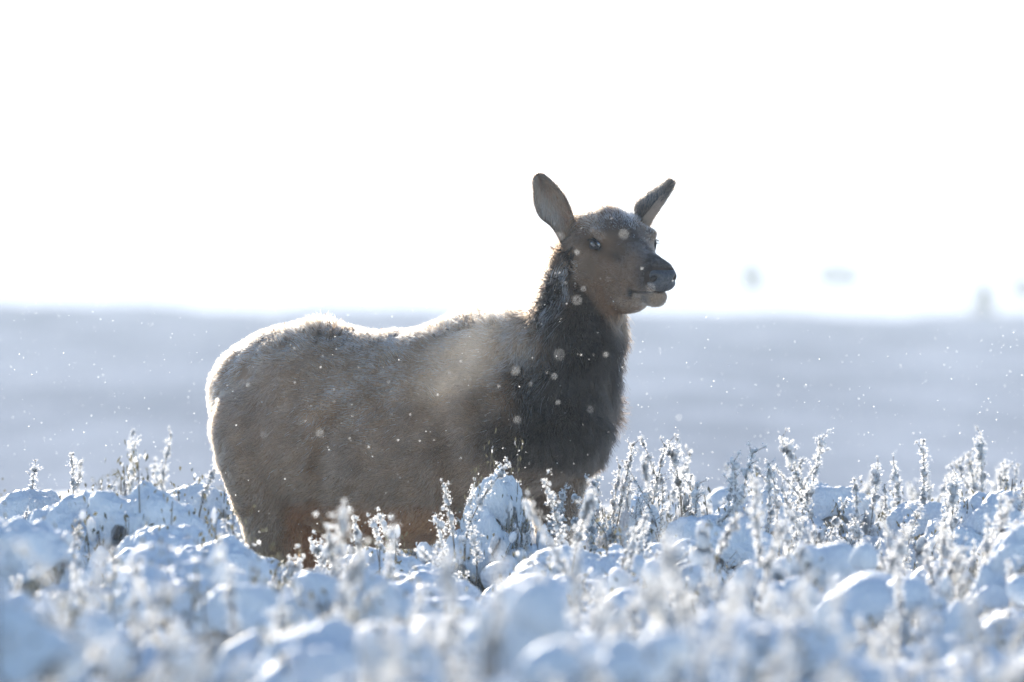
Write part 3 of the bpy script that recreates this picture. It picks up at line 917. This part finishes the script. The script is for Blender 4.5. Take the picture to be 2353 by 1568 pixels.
def grow(name, roots, normals, flow, length, radius, cols, parent, n_pts=5, mess=0.25, droop=0.0):
    n = len(roots)
    mv = np.stack([a(roots) for a in NV], -1) * mess + np.stack([a(roots) for a in NW], -1) * mess * 0.6 + np.stack([a(roots) for a in NL], -1) * mess * 0.5
    mv += rng.normal(0, 0.18, (n, 3))
    d0 = normals * 0.9 + flow * 0.7 + mv * 0.6
    d1 = normals * 0.18 + flow * 1.0 + mv
    d0 /= np.linalg.norm(d0, axis=1)[:, None]; d1 /= np.linalg.norm(d1, axis=1)[:, None]
    P = np.empty((n, n_pts, 3)); cur = roots - normals * 0.002; P[:, 0] = cur
    seg = (length / (n_pts - 1))[:, None]
    for j in range(1, n_pts):
        s = (j - 0.5) / (n_pts - 1)
        d = d0 * (1 - s) + d1 * s; d[:, 2] -= droop * s; d /= np.linalg.norm(d, axis=1)[:, None]
        cur = cur + d * seg; P[:, j] = cur
    hc = bpy.data.hair_curves.new(name)
    hc.add_curves([n_pts] * n)
    hc.points.foreach_set("position", P.astype(np.float32).ravel())
    rd = hc.attributes.get("radius") or hc.attributes.new("radius", 'FLOAT', 'POINT')
    tp = np.linspace(1, 0.25, n_pts)
    rd.data.foreach_set("value", (radius[:, None] * tp[None]).astype(np.float32).ravel())
    ca = hc.attributes.new("coat", 'FLOAT_COLOR', 'CURVE')
    ca.data.foreach_set("color", np.concatenate([cols, np.ones((n, 1))], 1).astype(np.float32).ravel())
    o = bpy.data.objects.new(name, hc); hc.materials.append(M_FUR); COL.objects.link(o); o.parent = parent
    return o


tri, vco, vno = tri_data(body_me)
ctr = vco[tri].mean(1); fn_ = np.cross(vco[tri[:, 1]] - vco[tri[:, 0]], vco[tri[:, 2]] - vco[tri[:, 0]])
area = np.linalg.norm(fn_, axis=1) / 2
th_, lh_, uh_ = head_coords(ctr)
is_head = (th_ > -95) & (np.abs(lh_) < 110) & (uh_ > -130) & (uh_ < 120)
cpy = 784 - (ctr[:, 2] - CAM_Z) * S
wgt = area * np.where(is_head, 4.2, 1.0) * np.where(cpy > 1330, 0.12, 1.0) * np.where(fn_[:, 1] > 0.6 * np.linalg.norm(fn_, axis=1), 0.45, 1.0)
wgt *= ~((th_ > 190) & (uh_ > -50) & (uh_ < 2) & (np.abs(lh_) < 60))                                 # bare nose
wgt *= ~(((th_ + 7) ** 2 / 25 ** 2 + (uh_ + 0) ** 2 / 13 ** 2 < 1) & (np.abs(lh_) > 45) & is_head)
NH = 235000
ti = rng.choice(len(tri), NH, p=wgt / wgt.sum())
a, b = rng.random((2, NH)); fl = a + b > 1; a[fl], b[fl] = 1 - a[fl], 1 - b[fl]
T = tri[ti]
roots = vco[T[:, 0]] * (1 - a - b)[:, None] + vco[T[:, 1]] * a[:, None] + vco[T[:, 2]] * b[:, None]
norms = vno[T].mean(1); norms /= np.linalg.norm(norms, axis=1)[:, None]
px, py, dp = roots[:, 0] * S + 1176.5, 784 - (roots[:, 2] - CAM_Z) * S, roots[:, 1] * S
t_, l0_, u0_ = head_coords(roots)
hd_m = sm(-130, -80, t_) * (np.abs(l0_) < 115) * (u0_ > -150) * (u0_ < 130)
nk_m = sm(1130, 1230, px) * sm(1100, 1020, py) * (1 - hd_m)
lg_m = sm(1150, 1280, py)
fl_body = np.array([-0.80, 0.35, -0.45]); fl_neck = np.array([-0.22, 0.10, -1.0]); fl_leg = np.array([-0.1, 0, -1.0])
flow = np.tile(fl_body, (NH, 1))
flow = flow * (1 - nk_m)[:, None] + fl_neck * nk_m[:, None]
flow = flow * (1 - lg_m)[:, None] + fl_leg * lg_m[:, None]
flow = flow * (1 - hd_m)[:, None] + (-f_ + -0.35 * u_) * hd_m[:, None]
flow -= norms * (flow * norms).sum(1)[:, None]; flow /= (np.linalg.norm(flow, axis=1)[:, None] + 1e-6)
length = np.full(NH, 0.021)
withers = np.exp(-((px - 1110) / 75) ** 2) * sm(800, 740, py); rump = np.exp(-((px - 745) / 38) ** 2) * sm(775, 745, py)
length += 0.030 * withers + 0.028 * rump + 0.030 * nk_m + 0.012 * (px > 1300) * nk_m
length = length * (1 - hd_m) + hd_m * (0.008 + 0.019 * sm(-10, -60, t_) * sm(15, 40, u0_))
length = np.where(py > 1280, 0.015, length)
length *= 1 - 0.6 * np.exp(-((t_ + 7) / 40) ** 2 - (u0_ / 24) ** 2) * hd_m
length *= rng.uniform(0.6, 1.25, NH)
radius = np.where(hd_m > 0.5, 0.00045, 0.00075)
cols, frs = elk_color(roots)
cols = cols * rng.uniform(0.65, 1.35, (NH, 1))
isf = rng.random(NH) < frs * np.where(hd_m > 0.5, 1.0, 0.75)
radius = np.where(isf, radius * np.where(hd_m > 0.5, 1.6, 1.25), radius)
stk = Noise(91, 150, 14)(roots * [1, 1, 0.1]); cols = cols * (1 + 0.55 * np.clip(stk, -1, 2) * nk_m)[:, None]
frc = np.array([0.78, 0.82, 0.88]) * rng.uniform(0.7, 1.2, (NH, 1))
cols = np.where(isf[:, None], cols * 0.12 + frc * 0.88, cols)
up = withers + rump + 0.9 * hd_m * sm(-20, -60, t_) * sm(15, 40, u0_)
norms2 = norms + np.array([0, 0, 0.9]) * up[:, None] * 1.0
flow = flow * (1 - 0.6 * np.clip(up, 0, 1))[:, None]
grow("fur", roots, norms2 / np.linalg.norm(norms2, axis=1)[:, None], flow, length, radius, np.clip(cols, 0.008, 0.95), body, 5, 0.46)

# spiky tufts on the rump and the withers, backlit darkness put into their colour
tr_ = np.random.default_rng(77); R0, N0, L0, C0, TG = [], [], [], [], []
cand = np.where((vno[:, 2] > 0.75) & (np.abs(vco[:, 0] * S + 1176.5 - 900) < 330) & (vco[:, 2] > 1.19))[0]
cpx = vco[cand, 0] * S + 1176.5
wt = np.exp(-((cpx - 1095) / 80) ** 2) + 0.8 * np.exp(-((cpx - 735) / 55) ** 2) + 0.30
nape = np.where((vno[:, 0] < -0.45) & (vco[:, 0] * S + 1176.5 > 1195) & (vco[:, 0] * S + 1176.5 < 1330) & (vco[:, 2] > 1.24) & (vco[:, 2] < 1.50))[0]
for q in tr_.choice(nape, 750):
    L = tr_.uniform(0.014, 0.040); dr = vno[q] * 0.7 + np.array([0, 0, tr_.normal(-0.35, 0.3)]) + tr_.normal(0, 0.22, 3); dr /= np.linalg.norm(dr)
    for _ in range(7):
        o_ = tr_.normal(0, 0.0030, 3); R0.append(vco[q] + o_ - dr * 0.004); TG.append(vco[q] + dr * L * tr_.uniform(0.75, 1.0) + o_ * 0.2)
for q in tr_.choice(cand, 420, p=wt / wt.sum()):
    big = max(math.exp(-((vco[q, 0] * S + 1176.5 - 1095) / 60) ** 2), math.exp(-((vco[q, 0] * S + 1176.5 - 755) / 32) ** 2), 0.25)
    L = tr_.uniform(0.014, 0.05) * big + 0.008; dr = np.array([tr_.normal(0.15 if vco[q, 0] * S + 1176.5 > 1000 else 0.25, 0.35), tr_.normal(0, 0.3), 1.0]); dr /= np.linalg.norm(dr)
    for _ in range(8):
        o_ = tr_.normal(0, 0.0040, 3) * [1, 1, 0.2]; R0.append(vco[q] + o_ - dr * 0.004); TG.append(vco[q] + dr * L * tr_.uniform(0.8, 1.0) + o_ * 0.15)
R0, TG = np.array(R0), np.array(TG); n_ = len(R0)
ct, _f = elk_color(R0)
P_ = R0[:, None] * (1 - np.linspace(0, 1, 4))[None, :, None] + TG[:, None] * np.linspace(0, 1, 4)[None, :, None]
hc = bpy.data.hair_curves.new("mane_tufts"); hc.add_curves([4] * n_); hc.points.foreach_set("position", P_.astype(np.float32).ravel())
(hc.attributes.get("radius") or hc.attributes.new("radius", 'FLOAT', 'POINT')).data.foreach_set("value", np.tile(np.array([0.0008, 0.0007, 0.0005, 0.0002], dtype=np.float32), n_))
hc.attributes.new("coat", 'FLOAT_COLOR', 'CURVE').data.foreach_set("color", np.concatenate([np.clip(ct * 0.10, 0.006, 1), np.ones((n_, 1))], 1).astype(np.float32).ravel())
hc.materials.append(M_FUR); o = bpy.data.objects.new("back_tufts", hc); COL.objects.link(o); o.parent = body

# eyes
M_EYE, nt, p = new_mat("elk_eye"); p.inputs["Base Color"].default_value = (0.03, 0.032, 0.042, 1); p.inputs["Roughness"].default_value = 0.12; p.inputs["IOR"].default_value = 1.9; p.inputs["Specular IOR Level"].default_value = 0.9
M_LID, nt, p = new_mat("elk_eyelid"); p.inputs["Base Color"].default_value = (0.02, 0.017, 0.017, 1); p.inputs["Roughness"].default_value = 0.5
for sg in (-1, 1):
    Be = Builder(); V, F = ico(3); W = V * 18.0
    Be.add(HP(W[:, 0] * 1.05 - 9, W[:, 1] + 63 * sg, W[:, 2] * 0.85), F)
    e = elk_part("eye", Be.mesh("eye"), [M_EYE])
    Bl = Builder()
    for up_, k in ((1, 0), (-1, 1)):
        pts, rad = [], []
        for s in np.linspace(0, 1, 13):
            tt = -28 + 47 * s; hgt = 9.5 * math.sin(math.pi * min(1, s * 1.12)) if s < 0.9 else 2.5 * (1 - s) * 4
            pts.append(HP(tt, (78.0 - 0.012 * (tt + 7) ** 2) * sg, up_ * hgt - 7 * max(0, s - 0.72) / 0.28)); rad.append((2.6 if up_ > 0 else 2.0) / S * (0.5 + math.sin(math.pi * min(max(s, .08), .92))))
        tube(Bl, np.array(pts), np.array(rad), 8)
    obj("eyelid", Bl.mesh("eyelid"), [M_LID], e)
    # lashes
    Bs = Builder(); rl = np.random.default_rng(3)
    for s in np.linspace(0.12, 0.8, 22):
        tt = -28 + 47 * s; hgt = 9.5 * math.sin(math.pi * min(1, s * 1.12)) + 1.5
        a0 = HP(tt, (78.0 - 0.012 * (tt + 7) ** 2) * sg, hgt)
        a1 = a0 + (l_ * sg * rl.uniform(9, 13) + u_ * rl.uniform(-3, 2) + f_ * rl.uniform(-2, 6)) / S
        tube(Bs, [a0, (a0 + a1) / 2 + u_ * 1.0 / S, a1], [0.0008, 0.0006, 0.0002], 3)
    obj("eyelashes", Bs.mesh("eyelashes"), [M_LID], e)

# nose: bare dark pad with two nostrils
M_NOSE, nt, p = new_mat("elk_nose")
r, _ = noise_ramp(nt, 160, [(0.35, (0.040, 0.042, 0.047)), (0.65, (0.085, 0.092, 0.105))]); nt.links.new(r.outputs[0], p.inputs["Base Color"]); p.inputs["Roughness"].default_value = 0.42
bump(nt, p, 420, 0.7, 0.002)
V, F = ico(5)
sp_ = lambda v, e: np.sign(v) * np.abs(v) ** e
tt, ll, uu_ = V[:, 0], V[:, 1], V[:, 2]
T_ = 196 + 27 * sp_(tt, 0.8) - 8 * np.clip(uu_, 0, 1) ** 2 - 3 * ll ** 2; L_ = 1 + 37 * sp_(ll, 0.82) * (1 - 0.12 * np.clip(-uu_, 0, 1)); U_ = -25 + 27 * sp_(uu_, 0.8)
for ln_ in (-24, 29):
    g1 = np.exp(-((L_ - ln_) / 8.5) ** 2 - ((U_ + 19 - (L_ - ln_) * 0.25) / 7.0) ** 2) * (tt > -0.1)
    g2 = np.exp(-((L_ - ln_ * 1.25) / 8) ** 2 - ((U_ + 27) / 5) ** 2) * (tt > -0.2)
    T_ = T_ - 12 * g1 - 5 * g2
    rim = np.exp(-((L_ - ln_) / 15) ** 2 - ((U_ + 7) / 5.5) ** 2) * (tt > -0.1)
    T_ = T_ + 4.0 * rim; U_ = U_ + 2.0 * rim
gv = np.exp(-((L_ - 3) / 2.2) ** 2) * (uu_ < -0.1) * (tt > 0.2); T_ = T_ - 3 * gv
o = elk_part("nose", mesh_np("nose", HP(T_, L_, U_), F), [M_NOSE])
M_HOLE, nt, p = new_mat("nostril_dark"); p.inputs["Base Color"].default_value = (0.012, 0.006, 0.006, 1)
for ln_, tb in ((-24, 0), (27, -7)):
    Bn = Builder(); V, F = ico(3); W = V * np.array([5.5, 10.0, 7.5])
    Bn.add(HP(209.5 + tb + W[:, 0] - 0.0035 * (ln_ * 1.0) ** 2, ln_ + W[:, 1], -20 + W[:, 2] + 0.25 * W[:, 1]), F)
    obj("nostril", Bn.mesh("nostril"), [M_HOLE], o)

# ears: cupped leaves of skin, closed thickness
M_EARSKIN = M_SKIN.copy(); M_EARSKIN.name = "elk_ear_skin"
nt = M_EARSKIN.node_tree; p = nt.nodes["Principled BSDF"]
tr = nt.nodes.new("ShaderNodeBsdfTranslucent"); tr.inputs[0].default_value = (0.55, 0.22, 0.12, 1)
mx = nt.nodes.new("ShaderNodeMixShader"); mx.inputs[0].default_value = 0.25
nt.links.new(p.outputs[0], mx.inputs[1]); nt.links.new(tr.outputs[0], mx.inputs[2]); nt.links.new(mx.outputs[0], nt.nodes["Material Output"].inputs[0])


def make_ear(center, right_edge, left_edge, depth_c, cup, face, seed, col_in, col_out):
    """edges: photo points base->tip on both sides; the cup sags away from the viewer side"""
    n, m = 26, 15
    Le, Re = catmull(left_edge, n), catmull(right_edge, n)
    front, back = [], []
    for i in range(n):
        s = i / (n - 1)
        wv = np.linspace(0, 1, m)
        x = Le[i, 0] * (1 - wv) + Re[i, 0] * wv; y = Le[i, 1] * (1 - wv) + Re[i, 1] * wv
        d = Le[i, 2] * (1 - wv) + Re[i, 2] * wv
        sag = cup * np.sin(math.pi * wv) * math.sin(math.pi * min(1, 0.25 + 0.72 * (1 - s)))
        front.append(U(x, y, d + sag)); back.append(U(x, y, d + sag + 5.0 * np.sin(math.pi * wv) ** 0.5 + 0.8))
    Vf, Vb = np.concatenate(front), np.concatenate(back); N = n * m
    i0 = (np.arange(n - 1)[:, None] * m + np.arange(m - 1)[None]).ravel()
    Ff = np.stack([i0, i0 + 1, i0 + m + 1, i0 + m], -1); Fb = np.stack([i0, i0 + m, i0 + m + 1, i0 + 1], -1) + N
    E = []
    per = [j for j in range(m)] + [i * m + m - 1 for i in range(1, n)] + [(n - 1) * m + j for j in range(m - 2, -1, -1)] + [i * m for i in range(n - 2, 0, -1)]
    for q in range(len(per)):
        a_, b_ = per[q], per[(q + 1) % len(per)]; E.append((b_, a_, a_ + N, b_ + N))
    me = mesh_np("ear", np.concatenate([Vf, Vb]), [np.concatenate([Ff, Fb, np.array(E)])])
    wv = np.tile(np.linspace(0, 1, m), n); s = np.repeat(np.linspace(0, 1, n), m)
    edge = np.clip(np.abs(wv - 0.5) * 2, 0, 1)
    ci = np.array(col_in)[None] * np.ones((N, 1)); co_ = np.array(col_out)[None] * np.ones((N, 1))
    dk = np.clip(sm(0.72, 0.98, edge) + sm(0.80, 1.0, s), 0, 1)[:, None]
    ci = ci * (1 - dk) + co_ * dk
    set_coat(me, np.concatenate([ci, co_]))
    ear = elk_part("ear", me, [M_EARSKIN])
    # short fur all over plus long pale hair inside
    tri, vc, vn = tri_data(me); nh = 15000
    cen = vc[tri].mean(1); ar = np.linalg.norm(np.cross(vc[tri[:, 1]] - vc[tri[:, 0]], vc[tri[:, 2]] - vc[tri[:, 0]]), axis=1) / 2
    rr3 = np.random.default_rng(seed)
    ti = rr3.choice(len(tri), nh, p=ar / ar.sum()); a, b = rr3.random((2, nh)); fl = a + b > 1; a[fl], b[fl] = 1 - a[fl], 1 - b[fl]
    T = tri[ti]; rt = vc[T[:, 0]] * (1 - a - b)[:, None] + vc[T[:, 1]] * a[:, None] + vc[T[:, 2]] * b[:, None]
    nn = vn[T].mean(1); nn /= np.linalg.norm(nn, axis=1)[:, None] + 1e-9
    base = U(Le[0, 0] * .5 + Re[0, 0] * .5, Le[0, 1] * .5 + Re[0, 1] * .5, Le[0, 2]); tip = U(Le[-1, 0], Le[-1, 1], Le[-1, 2])
    ax = (tip - base) / np.linalg.norm(tip - base)
    allc = np.concatenate([ci, co_]); cc = allc[T].mean(1) * rr3.uniform(0.6, 1.4, (nh, 1))
    fw = np.tile(ax, (nh, 1)); ln = rr3.uniform(0.005, 0.012, nh)
    inner = (T < N).all(1); sT = np.repeat(np.linspace(0, 1, n), m); sT = np.concatenate([sT, sT])[T].mean(1); ln = np.where(inner, ln * 2.2, ln) * (1 - 0.65 * sm(0.75, 1.0, sT)); cc = np.where((inner & (rr3.random(nh) < 0.35))[:, None], [[0.5, 0.4, 0.3]], cc)
    grow("fur", rt, nn, fw, ln, np.full(nh, 0.00042), np.clip(cc, .01, .9), ear, 4, 0.3)
    return ear


make_ear(None,
         [(1322, 540, -232), (1318, 505, -236), (1306, 470, -240), (1294, 450, -242), (1276, 428, -240), (1254, 407, -236), (1240, 402, -234)],
         [(1290, 566, -262), (1268, 528, -270), (1240, 504, -272), (1228, 478, -266), (1225, 447, -256), (1224, 416, -244), (1236, 402, -236)],
         None, 34, 1, 9, (0.42, 0.27, 0.18), (0.045, 0.034, 0.028))
make_ear(None,
         [(1486, 530, -232), (1494, 513, -240), (1508, 491, -244), (1520, 473, -240), (1530, 457, -232), (1543, 428, -222), (1543, 417, -218)],
         [(1452, 508, -236), (1452, 488, -226), (1464, 468, -214), (1490, 451, -206), (1512, 438, -206), (1530, 422, -212), (1540, 416, -217)],
         None, -16, 1, 10, (0.034, 0.027, 0.023), (0.030, 0.024, 0.021))
# pale inner strip of the far ear, facing the viewer's right
Bx = Builder()
lo = catmull([(1482, 530, -238), (1493, 516, -246), (1507, 493, -250), (1519, 475, -246), (1529, 459, -238), (1542, 431, -226)], 20)
hi = catmull([(1468, 520, -240), (1476, 500, -246), (1492, 480, -248), (1508, 460, -244), (1522, 444, -236), (1540, 424, -225)], 20)
rings = []
for a_, b_ in zip(lo, hi):
    c_ = (a_ + b_) / 2; w_ = (b_ - a_) / 2
    rings.append(np.array([U(c_[0] + w_[0] * math.cos(q), c_[1] + w_[1] * math.cos(q), c_[2] + w_[2] * math.cos(q) - 2.5 * math.sin(q)) for q in np.linspace(0, 2 * math.pi, 12, endpoint=False)]))
loft_rings(Bx, rings)
mi = Bx.mesh("inner_ear"); set_coat(mi, np.tile([[0.34, 0.25, 0.19]], (len(mi.vertices), 1)))
elk_part("inner_ear", mi, [M_SKIN])

# hooves
M_HOOF, nt, p = new_mat("elk_hoof"); p.inputs["Base Color"].default_value = (0.03, 0.027, 0.025, 1); p.inputs["Roughness"].default_value = 0.5
for cx, dpz in ((628, -8), (720, 225), (1152, -240), (1310, -78)):
    Bh = Builder()
    for q in (-1, 1):
        rings = []
        for y, fx, rx, ry in ((1680, 0, 17, 9), (1695, 5, 22, 10), (1712, 10, 28, 11)):
            rings.append(U(cx + fx + rx * np.cos(phi), y + 0 * phi, dpz + q * 11 + ry * np.sin(phi)))
        loft_rings(Bh, rings)
    elk_part("hoof", Bh.mesh("hoof"), [M_HOOF])

# ------------------------------------------------------------------ snow crystals drifting in the air
M_FLAKE, nt, p = new_mat("snow_crystal")
p.inputs["Base Color"].default_value = (0.95, 0.95, 0.95, 1); p.inputs["Roughness"].default_value = 0.3
tr = nt.nodes.new("ShaderNodeBsdfTranslucent"); tr.inputs[0].default_value = (0.98, 0.97, 0.95, 1)
mx = nt.nodes.new("ShaderNodeMixShader"); mx.inputs[0].default_value = 0.8
out = nt.nodes["Material Output"]
nt.links.new(p.outputs[0], mx.inputs[1]); nt.links.new(tr.outputs[0], mx.inputs[2]); nt.links.new(mx.outputs[0], out.inputs[0])
B = Builder(); fr = np.random.default_rng(99)
ang = np.arange(6) * math.pi / 3


def flake(c, s):
    a, b, d = frame(fr.normal(size=3) * [0.6, 1, 0.6])
    V = [c]
    for k in range(6):
        V.append(c + s * (math.cos(ang[k]) * a + math.sin(ang[k]) * b)); V.append(c + s * 0.55 * (math.cos(ang[k] + .52) * a + math.sin(ang[k] + .52) * b))
    B.add(V, [(0, 1 + k, 1 + (k + 1) % 12) for k in range(12)])


for i in range(3300):
    Y = fr.uniform(-3.5, 5) if i < 2600 else fr.uniform(9, 30)
    px = fr.uniform(-30, 2383); py = fr.uniform(480, 1240) if fr.random() < 0.93 else fr.uniform(150, 480)
    s = fr.uniform(0.0008, 0.0024)
    flake(np.array([at(px, Y), Y, CAM_Z - (py - 784) * K * (Y + FOCUS)]), s)
BIG = [(1380, 541, 34), (1433, 538, 28), (1286, 543, 24), (1326, 690, 27), (1495, 662, 28), (1397, 642, 18), (1326, 580, 15), (1285, 815, 44),
       (1188, 965, 22), (1185, 852, 26), (1357, 941, 20), (1392, 815, 15), (1274, 865, 18), (1220, 883, 12), (1146, 888, 9), (735, 995, 22), (893, 878, 10), (1081, 872, 10),
       (1341, 664, 16), (1300, 650, 10), (1475, 617, 9), (1282, 925, 14), (1480, 1000, 16), (1180, 905, 14), (1560, 960, 20), (570, 885, 13), (605, 1000, 20)]
for (px, py, dia) in BIG:
    dia = min(dia * 0.85, 27)           # flakes nearer than the focus: the lens turns them into soft discs
    q = dia / (0.4 / 4.8 * S); Y = -FOCUS * q / (1 + q) - 0.3
    s = 0.0023 + 0.0034 * min(1, dia / 40)
    c = np.array([at(px, Y), Y, CAM_Z - (py - 784) * K * (Y + FOCUS)])
    flake(c, s); flake(c, s * 0.8)
o = obj("drifting_snow_crystals", B.mesh("drifting_snow_crystals", False), M_FLAKE)
tag(o, "sparkling snow crystals drifting through the backlit air round the elk", "snowflakes", kind='stuff')

# thin veil of blown snow / breath in front of the shoulder
M_VEIL = bpy.data.materials.new("blown_snow_veil"); M_VEIL.use_nodes = True
nt = M_VEIL.node_tree; nt.nodes.clear()
tc = nt.nodes.new("ShaderNodeTexCoord")
vl = nt.nodes.new("ShaderNodeVectorMath"); vl.operation = 'LENGTH'; nt.links.new(tc.outputs["Object"], vl.inputs[0])
m_ = nt.nodes.new("ShaderNodeMapRange"); m_.interpolation_type = 'SMOOTHSTEP'
m_.inputs[1].default_value = 1.0; m_.inputs[2].default_value = 0.1; m_.inputs[3].default_value = 0.0; m_.inputs[4].default_value = 1.0
nt.links.new(vl.outputs["Value"], m_.inputs[0])
nn_ = nt.nodes.new("ShaderNodeTexNoise"); nn_.inputs["Scale"].default_value = 1.8; nn_.inputs["Detail"].default_value = 3
nt.links.new(tc.outputs["Object"], nn_.inputs["Vector"])
mr2 = nt.nodes.new("ShaderNodeMapRange"); mr2.inputs[1].default_value = 0.35; mr2.inputs[2].default_value = 0.7
nt.links.new(nn_.outputs["Fac"], mr2.inputs[0])
mu = nt.nodes.new("ShaderNodeMath"); mu.operation = 'MULTIPLY'; nt.links.new(m_.outputs[0], mu.inputs[0]); nt.links.new(mr2.outputs[0], mu.inputs[1])
mu2 = nt.nodes.new("ShaderNodeMath"); mu2.operation = 'MULTIPLY'; nt.links.new(mu.outputs[0], mu2.inputs[0]); mu2.inputs[1].default_value = 0.65
pv = nt.nodes.new("ShaderNodeVolumePrincipled"); pv.inputs["Color"].default_value = (1, 0.98, 0.94, 1); pv.inputs["Anisotropy"].default_value = 0.6
nt.links.new(mu2.outputs[0], pv.inputs["Density"])
mo = nt.nodes.new("ShaderNodeOutputMaterial"); nt.links.new(pv.outputs[0], mo.inputs["Volume"])
for (x, y, rx, rz_, rot) in ((1070, 825, 240, 125, 0.72),):
    Bv = Builder(); V, F = ico(3); Bv.add(V, F)
    o = obj("blown_snow_mist", Bv.mesh("blown_snow_mist"), M_VEIL)
    o.location = tuple(U(x, y, -560)); o.scale = (rx / S, 130 / S, rz_ / S); o.rotation_euler = (0, -rot, 0)
    tag(o, "pale wisp of blown snow drifting across the elk's shoulder", "mist", kind='stuff')
